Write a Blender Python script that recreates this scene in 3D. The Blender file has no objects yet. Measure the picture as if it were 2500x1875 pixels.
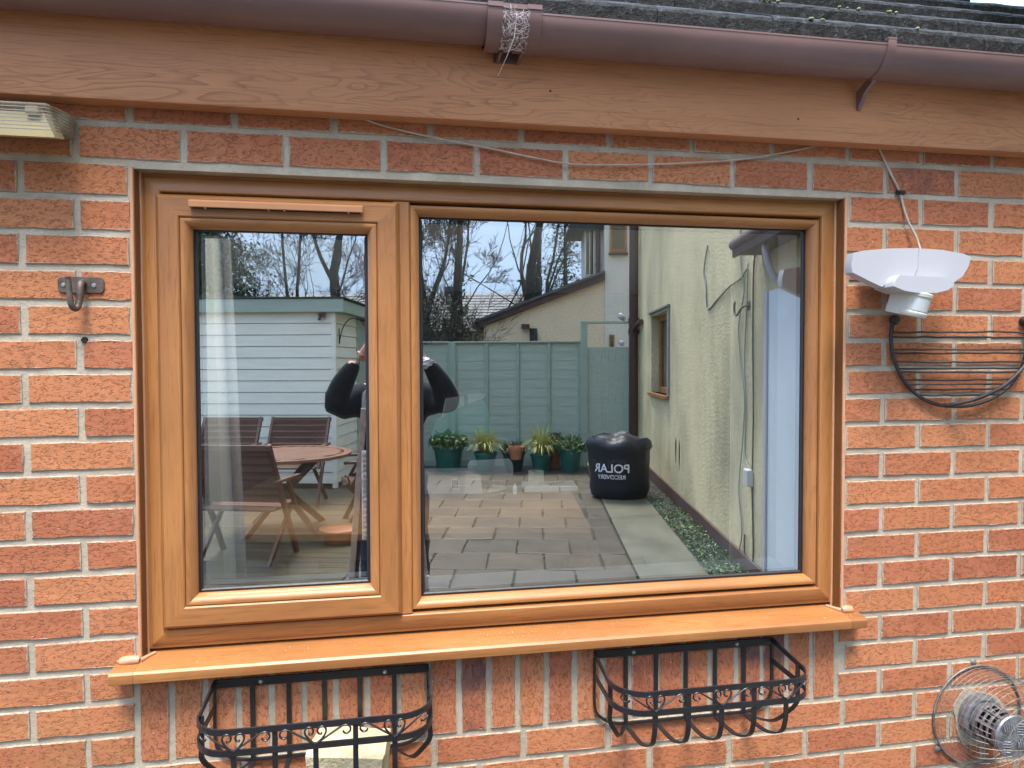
import bpy, bmesh, math, random
from mathutils import Vector, Matrix, noise as mnoise
random.seed(7)
R = math.radians
SC = bpy.context.scene
COL = SC.collection
ZUP = 2.0                      # everything below is written relative to the window head; shifted up at the end

# ------------------------------------------------------------------ camera, sky, sun, exposure
cd = bpy.data.cameras.new('camera'); cam = bpy.data.objects.new('camera', cd); COL.objects.link(cam)
cd.sensor_width = 36.0; cd.lens = 24.341; cd.clip_start = 0.02; cd.clip_end = 500
cr = Vector((0.985, -0.1731, -0.003)); cu = Vector((0.008, 0.0285, 1.0)); cf = Vector((0.1731, 0.985, -0.029))
cf.normalize(); cr = (cr - cf*cr.dot(cf)).normalized(); cu = cr.cross(cf)
cam.matrix_world = Matrix(((cr.x, cu.x, -cf.x, 0.567), (cr.y, cu.y, -cf.y, -1.686), (cr.z, cu.z, -cf.z, -0.439 + ZUP), (0, 0, 0, 1)))
SC.camera = cam
W = bpy.data.worlds.new('World'); SC.world = W; W.use_nodes = True
wn = W.node_tree.nodes; wl = W.node_tree.links
bg = wn['Background']; bg.inputs['Strength'].default_value = 0.05
sky = wn.new('ShaderNodeTexSky'); sky.sky_type = 'NISHITA'; sky.sun_disc = False
sky.sun_elevation = R(67); sky.sun_rotation = R(190); sky.air_density = 1.0; sky.dust_density = 1.5
tcw = wn.new('ShaderNodeTexCoord'); mpw = wn.new('ShaderNodeMapping'); mpw.inputs['Scale'].default_value = (1.6, 1.6, 4.5)
nzw = wn.new('ShaderNodeTexNoise'); nzw.inputs['Scale'].default_value = 1.7; nzw.inputs['Detail'].default_value = 6; nzw.inputs['Distortion'].default_value = 0.4
rpw = wn.new('ShaderNodeValToRGB'); rpw.color_ramp.elements[0].position = 0.40; rpw.color_ramp.elements[1].position = 0.62
rpw.color_ramp.elements[0].color = (0.45, 0.45, 0.45, 1); rpw.color_ramp.elements[1].color = (0.97, 0.97, 0.97, 1)
mxw = wn.new('ShaderNodeMix'); mxw.data_type = 'RGBA'; mxw.inputs[7].default_value = (6.9, 9.2, 12.6, 1)
wl.new(tcw.outputs['Generated'], mpw.inputs['Vector']); wl.new(mpw.outputs['Vector'], nzw.inputs['Vector'])
wl.new(nzw.outputs['Fac'], rpw.inputs['Fac']); wl.new(rpw.outputs['Color'], mxw.inputs[0])
wl.new(sky.outputs['Color'], mxw.inputs[6])
# overcast luminance: about three times brighter overhead than at the horizon
sxw = wn.new('ShaderNodeSeparateXYZ'); wl.new(tcw.outputs['Generated'], sxw.inputs[0])
mrw = wn.new('ShaderNodeMapRange'); mrw.inputs['From Min'].default_value = 0.0; mrw.inputs['From Max'].default_value = 1.0
mrw.inputs['To Min'].default_value = 0.40; mrw.inputs['To Max'].default_value = 2.0; wl.new(sxw.outputs['Z'], mrw.inputs['Value'])
vmw = wn.new('ShaderNodeVectorMath'); vmw.operation = 'SCALE'; wl.new(mxw.outputs[2], vmw.inputs[0]); wl.new(mrw.outputs[0], vmw.inputs['Scale'])
wl.new(vmw.outputs[0], bg.inputs['Color'])
sl = bpy.data.lights.new('sun', 'SUN'); sun = bpy.data.objects.new('sun', sl); COL.objects.link(sun)
sl.energy = 1.5; sl.angle = R(18); sl.color = (1.0, 0.92, 0.79)
# sky sun_rotation is measured from +Y towards +X
se, sr_ = R(67), R(190)
sd = Vector((math.sin(sr_)*math.cos(se), math.cos(sr_)*math.cos(se), math.sin(se)))
sun.rotation_euler = sd.to_track_quat('Z', 'Y').to_euler()
VS = SC.view_settings
VS.view_transform = 'Standard'; VS.look = 'None'; VS.gamma = 1.0; VS.use_curve_mapping = False; VS.exposure = 2.32

# ------------------------------------------------------------------ materials
class NT:
    def __init__(s, name):
        s.m = bpy.data.materials.new(name); s.m.use_nodes = True
        s.t = s.m.node_tree; s.b = s.t.nodes['Principled BSDF']; s.out = s.t.nodes['Material Output']
    def n(s, typ, **kw):
        o = s.t.nodes.new('ShaderNode' + typ)
        for k, v in kw.items(): setattr(o, k, v)
        return o
    def l(s, a, b): s.t.links.new(a, b)
    def coord(s, scale=(1, 1, 1), kind='Object', rnd=0.0, rot=(0, 0, 0)):
        tc = s.n('TexCoord'); v = tc.outputs[kind]
        if rnd:
            oi = s.n('ObjectInfo'); m = s.n('Math', operation='MULTIPLY'); m.inputs[1].default_value = rnd
            s.l(oi.outputs['Random'], m.inputs[0]); a = s.n('VectorMath', operation='ADD')
            s.l(v, a.inputs[0]); s.l(m.outputs[0], a.inputs[1]); v = a.outputs[0]
        mp = s.n('Mapping'); mp.inputs['Scale'].default_value = scale; mp.inputs['Rotation'].default_value = rot
        s.l(v, mp.inputs['Vector']); return mp.outputs['Vector']
    def noise(s, vec, scale=5, detail=4, rough=0.5, dist=0.0):
        o = s.n('TexNoise'); o.inputs['Scale'].default_value = scale; o.inputs['Detail'].default_value = detail
        o.inputs['Roughness'].default_value = rough; o.inputs['Distortion'].default_value = dist
        s.l(vec, o.inputs['Vector']); return o.outputs['Fac']
    def ramp(s, fac, stops):
        o = s.n('ValToRGB'); e = o.color_ramp.elements
        while len(e) < len(stops): e.new(0.5)
        for i, (p, c) in enumerate(stops):
            e[i].position = p; e[i].color = (c if len(c) == 4 else (*c, 1)) if isinstance(c, tuple) else (c, c, c, 1)
        s.l(fac, o.inputs['Fac']); return o.outputs['Color']
    def mix(s, fac, a, b, mode='MIX'):
        o = s.n('Mix', data_type='RGBA', blend_type=mode)
        for sock, v in ((0, fac), (6, a), (7, b)):
            if hasattr(v, 'links') or hasattr(v, 'is_linked'): s.l(v, o.inputs[sock])
            elif isinstance(v, tuple): o.inputs[sock].default_value = (*v, 1) if len(v) == 3 else v
            else: o.inputs[sock].default_value = v
        return o.outputs[2]
    def math(s, op, a, b=0.0, clamp=False):
        o = s.n('Math', operation=op); o.use_clamp = clamp
        for i, v in enumerate((a, b)):
            if hasattr(v, 'is_linked'): s.l(v, o.inputs[i])
            else: o.inputs[i].default_value = v
        return o.outputs[0]
    def set(s, col=None, rough=None, bump=None, bstr=0.3, bdist=0.002, metal=None, spec=None):
        for name, v in (('Base Color', col), ('Roughness', rough), ('Metallic', metal), ('Specular IOR Level', spec)):
            if v is None: continue
            if hasattr(v, 'is_linked'): s.l(v, s.b.inputs[name])
            else: s.b.inputs[name].default_value = (*v, 1) if isinstance(v, tuple) else v
        if bump is not None:
            b = s.n('Bump'); b.inputs['Strength'].default_value = bstr; b.inputs['Distance'].default_value = bdist
            s.l(bump, b.inputs['Height']); s.l(b.outputs['Normal'], s.b.inputs['Normal'])
        return s.m

def simple(name, col, rough=0.5, var=0.25, scale=12, bstr=0.2, bdist=0.002, metal=0.0, stretch=(1, 1, 1), spec=None):
    t = NT(name); v = t.coord(stretch, rnd=31.0)
    f = t.noise(v, scale, 6, 0.6)
    lo = tuple(c*(1-var) for c in col); hi = tuple(min(1, c*(1+var)) for c in col)
    c = t.ramp(f, [(0.3, lo), (0.7, hi)])
    f2 = t.noise(v, scale*6, 3, 0.6)
    return t.set(c, t.math('ADD', t.math('MULTIPLY', f2, 0.25), rough-0.12), f2, bstr, bdist, metal, spec)

def wood(name, dark, mid, light, rough=0.41, ring=9.0, sx=0.9, sz=9.0, lines=0.45, axis=0, bstr=0.12):
    """foil wood grain: contour lines of a stretched noise field plus fine pores, along the local axis"""
    t = NT(name); sc = [sz, sz, sz]; sc[axis] = sx
    v = t.coord(tuple(sc), rnd=17.0)
    f = t.noise(v, 1.0, 2.5, 0.45, 0.35)
    g = t.math('FRACT', t.math('MULTIPLY', f, ring))
    ln = t.ramp(g, [(0.0, 0.0), (0.55, 0.05), (0.86, 0.75), (0.93, 1.0), (1.0, 0.0)])
    msk = t.ramp(t.noise(t.coord((1.1, 6, 6) if axis == 0 else (6, 6, 1.1), rnd=29.0), 1.0, 2, 0.5), [(0.42, 0.12), (0.60, 1.0)])
    ln = t.math('MULTIPLY', ln, msk)
    sc2 = [260, 260, 260]; sc2[axis] = 9
    v2 = t.coord(tuple(sc2), rnd=17.0)
    p = t.noise(v2, 1.0, 3, 0.6)
    pores = t.ramp(p, [(0.30, 1.0), (0.46, 0.0)])
    sc3 = [5, 5, 5]; sc3[axis] = 1.6
    big = t.noise(t.coord(tuple(sc3), rnd=17.0), 1.0, 4, 0.55)
    base = t.ramp(big, [(0.30, mid), (0.62, light)])
    c = t.mix(t.math('MULTIPLY', ln, lines), base, dark)
    c = t.mix(t.math('MULTIPLY', pores, 0.42), c, dark)
    r = t.math('ADD', t.math('MULTIPLY', p, 0.16), rough-0.06)
    return t.set(c, r, p, bstr, 0.0006)

def brick_mat():
    t = NT('rustic_brick')
    v = t.coord((1, 1, 1), rnd=53.0)
    oi = t.n('ObjectInfo')
    tone = t.ramp(oi.outputs['Random'], [(0.0, (0.34, 0.105, 0.056)), (0.3, (0.43, 0.150, 0.070)), (0.62, (0.50, 0.198, 0.090)), (0.93, (0.44, 0.150, 0.070)), (1.0, (0.34, 0.110, 0.066))])
    big = t.noise(v, 7, 5, 0.6)
    c = t.mix(t.ramp(big, [(0.35, 0.0), (0.75, 0.55)]), tone, (0.50, 0.205, 0.105))
    # drag-wire creases: short ragged dashes
    vs = t.coord((62, 62, 135), rnd=53.0)
    wv = t.noise(t.coord((1, 1, 1), rnd=53.0), 70, 3, 0.6)
    vv = t.n('VectorMath', operation='ADD'); wsc = t.math('MULTIPLY', wv, 2.6); t.l(vs, vv.inputs[0]); t.l(wsc, vv.inputs[1])
    vo = t.n('TexVoronoi', feature='DISTANCE_TO_EDGE'); vo.inputs['Scale'].default_value = 1.35
    t.l(vv.outputs[0], vo.inputs['Vector'])
    crease = t.ramp(vo.outputs['Distance'], [(0.0, 1.0), (0.14, 0.0)])
    gate = t.ramp(t.noise(t.coord((75, 75, 130), rnd=53.0), 1.0, 4, 0.65), [(0.46, 0.0), (0.58, 1.0)])
    cr_ = t.math('MULTIPLY', crease, gate)
    pit = t.ramp(t.noise(t.coord((170, 170, 330), rnd=53.0), 1.0, 3, 0.6), [(0.24, 1.0), (0.35, 0.0)])
    cr_ = t.math('MAXIMUM', cr_, t.math('MULTIPLY', pit, 0.75))
    c = t.mix(t.math('MULTIPLY', cr_, 0.50), c, (0.085, 0.034, 0.022))
    fine = t.noise(v, 260, 3, 0.7)
    c = t.mix(0.35, c, t.ramp(fine, [(0.3, (0.55, 0.55, 0.55)), (0.7, (1, 1, 1))]), 'MULTIPLY')
    # efflorescence and specks
    bl = t.ramp(t.noise(v, 16, 5, 0.65), [(0.60, 0.0), (0.78, 0.55)])
    c = t.mix(t.math('MULTIPLY', bl, 0.5), c, (0.50, 0.32, 0.25))
    sp = t.ramp(t.noise(v, 120, 2, 0.5), [(0.745, 0.0), (0.775, 1.0)])
    c = t.mix(t.math('MULTIPLY', sp, 0.6), c, (0.58, 0.54, 0.47))
    # mortar smeared raggedly over the arrises
    tcg = t.n('TexCoord'); sg = t.n('SeparateXYZ'); t.l(tcg.outputs['Generated'], sg.inputs[0])
    og = t.n('ObjectInfo')
    ex_ = t.math('MULTIPLY', t.math('SUBTRACT', 0.5, t.math('ABSOLUTE', t.math('SUBTRACT', sg.outputs['X'], 0.5))), 3.2)
    ez_ = t.math('SUBTRACT', 0.5, t.math('ABSOLUTE', t.math('SUBTRACT', sg.outputs['Z'], 0.5)))
    ed = t.math('MINIMUM', ex_, ez_)
    rag = t.math('ADD', ed, t.math('MULTIPLY', t.math('SUBTRACT', t.noise(v, 95, 4, 0.7), 0.5), 0.16))
    sm = t.ramp(rag, [(0.030, 1.0), (0.055, 0.0)])
    c = t.mix(t.math('MULTIPLY', sm, 0.85), c, (0.40, 0.35, 0.285))
    # fire-flashed dark hearts on a few bricks
    fl = t.math('MULTIPLY', t.ramp(oi.outputs['Random'], [(0.962, 0.0), (0.975, 1.0)]), t.ramp(t.noise(v, 9, 3, 0.5), [(0.48, 0.0), (0.66, 0.8)]))
    c = t.mix(fl, c, (0.10, 0.060, 0.058))
    # green algae low on the wall towards the left
    geo = t.n('NewGeometry'); sx = t.n('SeparateXYZ'); t.l(geo.outputs['Position'], sx.inputs[0])
    lowz = t.n('MapRange'); lowz.inputs['From Min'].default_value = 0.95; lowz.inputs['From Max'].default_value = 0.35; t.l(sx.outputs['Z'], lowz.inputs['Value'])
    lefx = t.n('MapRange'); lefx.inputs['From Min'].default_value = 0.25; lefx.inputs['From Max'].default_value = -0.3; t.l(sx.outputs['X'], lefx.inputs['Value'])
    al = t.math('MULTIPLY', t.math('MULTIPLY', lowz.outputs[0], lefx.outputs[0]), t.ramp(t.noise(v, 22, 5, 0.7), [(0.40, 0.0), (0.68, 0.8)]))
    c = t.mix(al, c, (0.30, 0.22, 0.065))
    hgt = t.math('SUBTRACT', t.math('MULTIPLY', fine, 0.35), cr_)
    t.b.inputs['Specular IOR Level'].default_value = 0.25
    return t.set(c, 0.85, hgt, 0.75, 0.0022)

def mortar_mat():
    t = NT('mortar'); v = t.coord()
    f = t.noise(v, 9, 5, 0.6); g = t.noise(v, 420, 3, 0.7); h = t.noise(v, 60, 4, 0.7)
    c = t.ramp(f, [(0.3, (0.36, 0.300, 0.232)), (0.7, (0.53, 0.455, 0.365))])
    c = t.mix(0.45, c, t.ramp(g, [(0.3, (0.55, 0.55, 0.55)), (0.7, (1, 1, 1))]), 'MULTIPLY')
    c = t.mix(t.ramp(h, [(0.25, 0.55), (0.40, 0.0)]), c, (0.20, 0.175, 0.13))
    geo = t.n('NewGeometry'); sx = t.n('SeparateXYZ'); t.l(geo.outputs['Position'], sx.inputs[0])
    lowz = t.n('MapRange'); lowz.inputs['From Min'].default_value = 1.0; lowz.inputs['From Max'].default_value = 0.5; t.l(sx.outputs['Z'], lowz.inputs['Value'])
    al = t.math('MULTIPLY', lowz.outputs[0], t.ramp(h, [(0.45, 0.0), (0.7, 0.6)]))
    c = t.mix(al, c, (0.27, 0.25, 0.15))
    return t.set(c, 0.92, t.math('ADD', g, t.math('MULTIPLY', h, 2.0)), 0.6, 0.0025, spec=0.2)

def glass_mat(name, refl, tint, rough=0.0):
    t = NT(name)
    tr = t.n('BsdfTransparent'); tr.inputs['Color'].default_value = (*tint, 1)
    gl = t.n('BsdfGlossy'); gl.inputs['Roughness'].default_value = rough; gl.inputs['Color'].default_value = (0.95, 0.98, 0.985, 1)
    fr = t.n('Fresnel'); fr.inputs['IOR'].default_value = 1.5
    fac = t.math('ADD', t.math('MULTIPLY', fr.outputs[0], 1.0), refl, True)
    ms = t.n('MixShader'); t.l(fac, ms.inputs[0]); t.l(tr.outputs[0], ms.inputs[1]); t.l(gl.outputs[0], ms.inputs[2])
    t.l(ms.outputs[0], t.out.inputs['Surface']); return t.m

def render_mat(name, col, scale=55, stain=0.0, bd=0.006):
    """roughcast wall render"""
    t = NT(name); v = t.coord()
    f = t.noise(v, scale, 4, 0.6); g = t.noise(v, 1.3, 5, 0.6)
    c = t.mix(t.ramp(g, [(0.35, 0.0), (0.75, 0.55)]), col, tuple(x*0.82 for x in col))
    st = t.noise(t.coord((0.55, 0.55, 0.30)), 1.5, 6, 0.65)
    c = t.mix(t.math('MULTIPLY', t.ramp(st, [(0.45, 0.0), (0.66, 1.0)]), stain), c, (0.20, 0.20, 0.13))
    c = t.mix(0.4, c, t.ramp(f, [(0.35, (0.50, 0.50, 0.50)), (0.6, (1, 1, 1))]), 'MULTIPLY')
    return t.set(c, 0.9, f, 1.0, bd*2, spec=0.2)

def leaf_mat(name, a, b, rough=0.5):
    t = NT(name); v = t.coord()
    f = t.noise(v, 3.0, 3, 0.6)
    geo = t.n('NewGeometry')
    c = t.ramp(geo.outputs['Random Per Island'], [(0.0, a), (1.0, b)])
    c = t.mix(0.35, c, t.ramp(f, [(0.3, (0.4, 0.4, 0.4)), (0.7, (1.0, 1.0, 1.0))]), 'MULTIPLY')
    return t.set(c, rough)

def tile_mat():
    t = NT('weathered_concrete_tile'); v = t.coord((1, 1, 1), rnd=40.0)
    a = t.noise(v, 55, 6, 0.75, 0.6); b = t.noise(v, 140, 4, 0.7)
    c = t.ramp(a, [(0.40, (0.008, 0.008, 0.010)), (0.56, (0.026, 0.026, 0.030)), (0.66, (0.075, 0.085, 0.085)), (0.76, (0.26, 0.29, 0.29))])
    li = t.noise(v, 17, 4, 0.7)
    c = t.mix(t.ramp(li, [(0.66, 0.0), (0.74, 0.7)]), c, (0.30, 0.31, 0.14))
    return t.set(c, 0.62, t.math('ADD', a, b), 0.9, 0.006, spec=0.25)

def paving_mat(name, c1, c2, rough=0.45):
    t = NT(name); v = t.coord((1, 1, 1), rnd=40.0)
    a = t.noise(v, 3, 6, 0.65); b = t.noise(v, 150, 3, 0.7)
    c = t.ramp(a, [(0.3, c1), (0.7, c2)])
    c = t.mix(0.6, c, t.ramp(b, [(0.25, (0.45, 0.45, 0.45)), (0.7, (1.1, 1.1, 1.1))]), 'MULTIPLY')
    oi = t.n('ObjectInfo'); c = t.mix(0.5, c, t.ramp(oi.outputs['Random'], [(0.0, (0.55, 0.55, 0.58)), (1.0, (1.15, 1.1, 1.0))]), 'MULTIPLY')
    return t.set(c, t.math('ADD', t.math('MULTIPLY', a, 0.5), rough-0.14), b, 0.5, 0.004)

M = {}
M['brick'] = brick_mat(); M['mortar'] = mortar_mat()
OAK = ((0.098, 0.037, 0.013), (0.255, 0.101, 0.033), (0.385, 0.163, 0.051))
M['oak'] = wood('golden_oak_foil', *OAK, lines=0.26, ring=16, sx=1.4, sz=18)
M['oak_fascia'] = wood('golden_oak_fascia', (0.16, 0.060, 0.034), (0.42, 0.178, 0.088), (0.55, 0.252, 0.124), ring=22.0, sx=2.2, sz=13.0, lines=0.50)
M['oak_dark'] = wood('dark_reveal_trim', (0.06, 0.020, 0.007), (0.15, 0.058, 0.018), (0.20, 0.085, 0.025), axis=2)
M['caramel'] = simple('caramel_plastic', (0.50, 0.235, 0.115), 0.33, 0.06, 20, 0.05)
M['water_drop'] = simple('water_drop', (0.36, 0.20, 0.10), 0.08, 0.05, 10, 0.0)
M['sealant'] = simple('sealant', (0.52, 0.27, 0.16), 0.30, 0.08, 30, 0.15)
M['vent'] = simple('vent_plastic', (0.40, 0.185, 0.085), 0.35, 0.06, 20, 0.05)
M['gutter'] = simple('brown_gutter_plastic', (0.170, 0.100, 0.098), 0.36, 0.18, 6, 0.06, stretch=(0.5, 1.6, 1.6))
M['tile'] = tile_mat()
M['moss'] = leaf_mat('moss', (0.16, 0.17, 0.07), (0.30, 0.30, 0.14), 0.9)
M['black_iron'] = simple('black_iron', (0.012, 0.012, 0.015), 0.36, 0.3, 40, 0.12)
M['rusty_black'] = simple('weathered_black_wire', (0.022, 0.020, 0.021), 0.55, 0.5, 60, 0.5)
M['old_iron'] = simple('old_brown_iron', (0.105, 0.078, 0.066), 0.5, 0.4, 40, 0.4, metal=0.35)
M['zinc'] = simple('zinc', (0.42, 0.42, 0.42), 0.35, 0.2, 60, 0.2, metal=0.85)
M['steel'] = simple('dull_galvanised_steel', (0.27, 0.27, 0.29), 0.48, 0.45, 45, 0.3, metal=0.8)
M['wire'] = simple('guard_wire', (0.20, 0.19, 0.19), 0.55, 0.4, 50, 0.2, metal=0.6)
M['near_black'] = simple('dark_slot', (0.010, 0.010, 0.012), 0.8, 0.2, 30)  # plain near-black for vent grille, wall plug, flue liner and phone lens
M['gasket'] = simple('black_rubber', (0.012, 0.013, 0.017), 0.5, 0.2, 30, 0.05)
M['glass_out'] = glass_mat('outer_pane_glass', 0.48, (0.97, 0.99, 0.98))
M['glass_in'] = glass_mat('inner_pane_glass', 0.05, (0.97, 0.99, 0.98))
M['door_blue'] = simple('pale_blue_door', (0.56, 0.61, 0.65), 0.45, 0.03, 4, 0.03)
M['clear_glass'] = glass_mat('clear_glass', 0.02, (0.95, 0.97, 0.96))
M['white_plastic'] = simple('white_plastic', (0.40, 0.40, 0.44), 0.38, 0.03, 10, 0.04)
M['cream_plastic'] = simple('aged_white_plastic', (0.50, 0.49, 0.44), 0.40, 0.05, 10, 0.04)
M['lens_grey'] = simple('sensor_lens', (0.50, 0.52, 0.54), 0.25, 0.05, 10, 0.04)
M['stone'] = simple('buff_stone', (0.50, 0.43, 0.28), 0.9, 0.35, 14, 0.9, 0.006)
M['lamp_body'] = simple('grey_lamp_housing', (0.19, 0.165, 0.145), 0.5, 0.2, 25, 0.1)
M['lamp_inner'] = simple('lamp_reflector', (0.46, 0.43, 0.33), 0.4, 0.1, 20, 0.05)
M['cable'] = simple('pale_cable', (0.40, 0.35, 0.29), 0.6, 0.2, 50, 0.1)
M['web'] = simple('cobweb_silk', (0.72, 0.70, 0.72), 0.8, 0.1, 50)
M['pale_sage'] = simple('sage_paint', (0.36, 0.42, 0.35), 0.6, 0.10, 5, 0.25, stretch=(0.5, 2, 6))
M['sage_dark'] = simple('sage_trim_paint', (0.30, 0.37, 0.305), 0.55, 0.10, 6, 0.2)
M['cream_board'] = simple('cream_board_paint', (0.84, 0.80, 0.68), 0.55, 0.06, 3, 0.25, stretch=(0.5, 1, 5))
M['felt'] = simple('roof_felt', (0.045, 0.055, 0.055), 0.9, 0.3, 40, 0.4)
M['cream_render'] = render_mat('cream_roughcast', (0.76, 0.64, 0.40), 34, 0.62)
M['peach_render'] = render_mat('pale_roughcast', (0.80, 0.64, 0.46), 30, 0.06)
M['white_render'] = render_mat('off_white_render', (0.74, 0.70, 0.62), 40, 0.04)
M['maroon'] = simple('dark_brown_paint', (0.060, 0.022, 0.020), 0.45, 0.2, 8, 0.1)
M['plinth'] = simple('plinth_paint', (0.085, 0.045, 0.038), 0.7, 0.3, 8, 0.4)
M['lead'] = simple('grey_lead', (0.20, 0.22, 0.22), 0.6, 0.2, 12, 0.2)
M['teak'] = wood('garden_teak', (0.030, 0.013, 0.008), (0.085, 0.035, 0.020), (0.14, 0.058, 0.032), rough=0.5, ring=7)
M['teak_wet'] = wood('wet_teak', (0.07, 0.030, 0.016), (0.19, 0.082, 0.044), (0.27, 0.122, 0.068), rough=0.33, ring=7)
M['paver'] = paving_mat('buff_paver', (0.058, 0.045, 0.031), (0.108, 0.084, 0.058))
M['joint'] = paving_mat('paving_joint', (0.040, 0.036, 0.026), (0.075, 0.065, 0.046), 0.9)
M['path'] = paving_mat('path_concrete', (0.11, 0.11, 0.08), (0.19, 0.18, 0.13), 0.4)
M['gravel'] = paving_mat('gravel_bed', (0.05, 0.047, 0.04), (0.11, 0.10, 0.085), 0.8)
M['deck'] = wood('mossy_decking', (0.018, 0.013, 0.007), (0.050, 0.036, 0.018), (0.085, 0.064, 0.030), rough=0.42, ring=6)
M['soil'] = paving_mat('garden_soil', (0.05, 0.045, 0.028), (0.10, 0.09, 0.05), 0.9)
M['bark'] = simple('tree_bark', (0.034, 0.029, 0.022), 0.9, 0.4, 6, 0.8, 0.02)
M['twig'] = simple('twig_bark', (0.026, 0.019, 0.015), 0.85, 0.3, 6, 0.1)
M['fir'] = leaf_mat('evergreen_leaf', (0.016, 0.038, 0.014), (0.085, 0.115, 0.032))
M['ivy'] = leaf_mat('ivy_leaf', (0.05, 0.11, 0.035), (0.15, 0.23, 0.07))
M['shrubleaf'] = leaf_mat('shrub_leaf', (0.035, 0.045, 0.018), (0.10, 0.095, 0.035))
M['grassblade'] = leaf_mat('yellow_grass_blade', (0.34, 0.36, 0.07), (0.56, 0.54, 0.16))
M['green_pot'] = simple('dark_green_pot', (0.020, 0.125, 0.105), 0.33, 0.2, 8, 0.05)
M['black_pot'] = simple('dark_pot', (0.020, 0.030, 0.034), 0.38, 0.2, 8, 0.05)
M['terracotta'] = simple('terracotta', (0.42, 0.155, 0.070), 0.75, 0.15, 12, 0.2)
M['bag'] = simple('black_rubble_bag', (0.010, 0.012, 0.020), 0.48, 0.3, 6, 0.5, 0.01)
M['print'] = simple('white_print', (0.75, 0.77, 0.80), 0.6, 0.03, 10)
M['fabric'] = simple('dark_hoodie', (0.010, 0.010, 0.013), 0.9, 0.3, 30, 0.4)
M['denim'] = simple('dark_denim', (0.012, 0.020, 0.040), 0.85, 0.3, 60, 0.3)
M['skin'] = simple('skin', (0.55, 0.27, 0.19), 0.5, 0.08, 20, 0.1)
M['hair'] = simple('hair', (0.05, 0.035, 0.025), 0.7, 0.3, 60, 0.4)
M['phone'] = simple('phone_case', (0.012, 0.012, 0.014), 0.25, 0.1, 10, 0.03)
M['crinkle'] = simple('crumpled_clear_plastic', (0.62, 0.63, 0.68), 0.2, 0.15, 40, 0.5)
M['alu'] = simple('worn_aluminium', (0.55, 0.56, 0.58), 0.32, 0.25, 30, 0.2, metal=0.8)
M['tread'] = simple('painted_tread', (0.72, 0.72, 0.70), 0.55, 0.5, 60, 0.3)
M['black_plastic'] = simple('black_plastic', (0.012, 0.012, 0.014), 0.4, 0.2, 20, 0.05)
M['plaster'] = simple('interior_plaster', (0.80, 0.80, 0.78), 0.8, 0.04, 6, 0.05)
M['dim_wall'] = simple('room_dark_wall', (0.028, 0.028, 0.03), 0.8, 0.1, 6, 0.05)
M['carpet'] = simple('grey_carpet', (0.055, 0.055, 0.06), 0.95, 0.2, 90, 0.3)
M['reveal_white'] = simple('white_reveal_board', (0.86, 0.89, 0.92), 0.5, 0.02, 6, 0.02)
M['curtain'] = simple('white_curtain', (0.86, 0.87, 0.85), 0.9, 0.05, 40, 0.15)
M['lining'] = simple('grey_curtain_lining', (0.42, 0.42, 0.45), 0.9, 0.1, 40, 0.2)
M['table_wood'] = wood('dining_table_oak', (0.06, 0.03, 0.015), (0.16, 0.085, 0.042), (0.21, 0.12, 0.06), rough=0.4, ring=6)
M['cardboard_white'] = simple('white_card', (0.82, 0.81, 0.78), 0.7, 0.05, 10, 0.05)
M['tape'] = simple('masking_tape', (0.82, 0.76, 0.58), 0.6, 0.05, 20, 0.05)
M['cream_board2'] = simple('cream_board', (0.70, 0.64, 0.50), 0.6, 0.05, 10, 0.05)
M['teal'] = simple('teal_carrier_bag', (0.10, 0.45, 0.40), 0.45, 0.12, 8, 0.3, 0.006)
M['blue_cloth'] = simple('blue_cloth', (0.035, 0.055, 0.20), 0.85, 0.15, 20, 0.3)
M['brass'] = simple('brass', (0.55, 0.42, 0.14), 0.3, 0.1, 20, 0.05, metal=0.8)
M['far_tile'] = simple('slate_grey_tile', (0.075, 0.072, 0.078), 0.5, 0.3, 6, 0.4)
M['win_dark'] = glass_mat('dark_window_glass', 0.12, (0.25, 0.27, 0.28))
M['dark_void'] = simple('unlit_interior', (0.02, 0.02, 0.02), 0.9, 0.1, 10)
M['bulkhead'] = simple('light_grey_fitting', (0.55, 0.55, 0.55), 0.4, 0.1, 10, 0.05)

# clear ribbed cover of the old floodlight
def cover_mat():
    t = NT('ribbed_clear_cover')
    tr = t.n('BsdfTransparent'); tr.inputs['Color'].default_value = (0.83, 0.79, 0.68, 1)
    t.b.inputs['Base Color'].default_value = (0.52, 0.48, 0.38, 1); t.b.inputs['Roughness'].default_value = 0.25
    ms = t.n('MixShader'); ms.inputs[0].default_value = 0.22
    t.l(tr.outputs[0], ms.inputs[1]); t.l(t.b.outputs[0], ms.inputs[2]); t.l(ms.outputs[0], t.out.inputs['Surface']); return t.m
M['cover'] = cover_mat()

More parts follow.
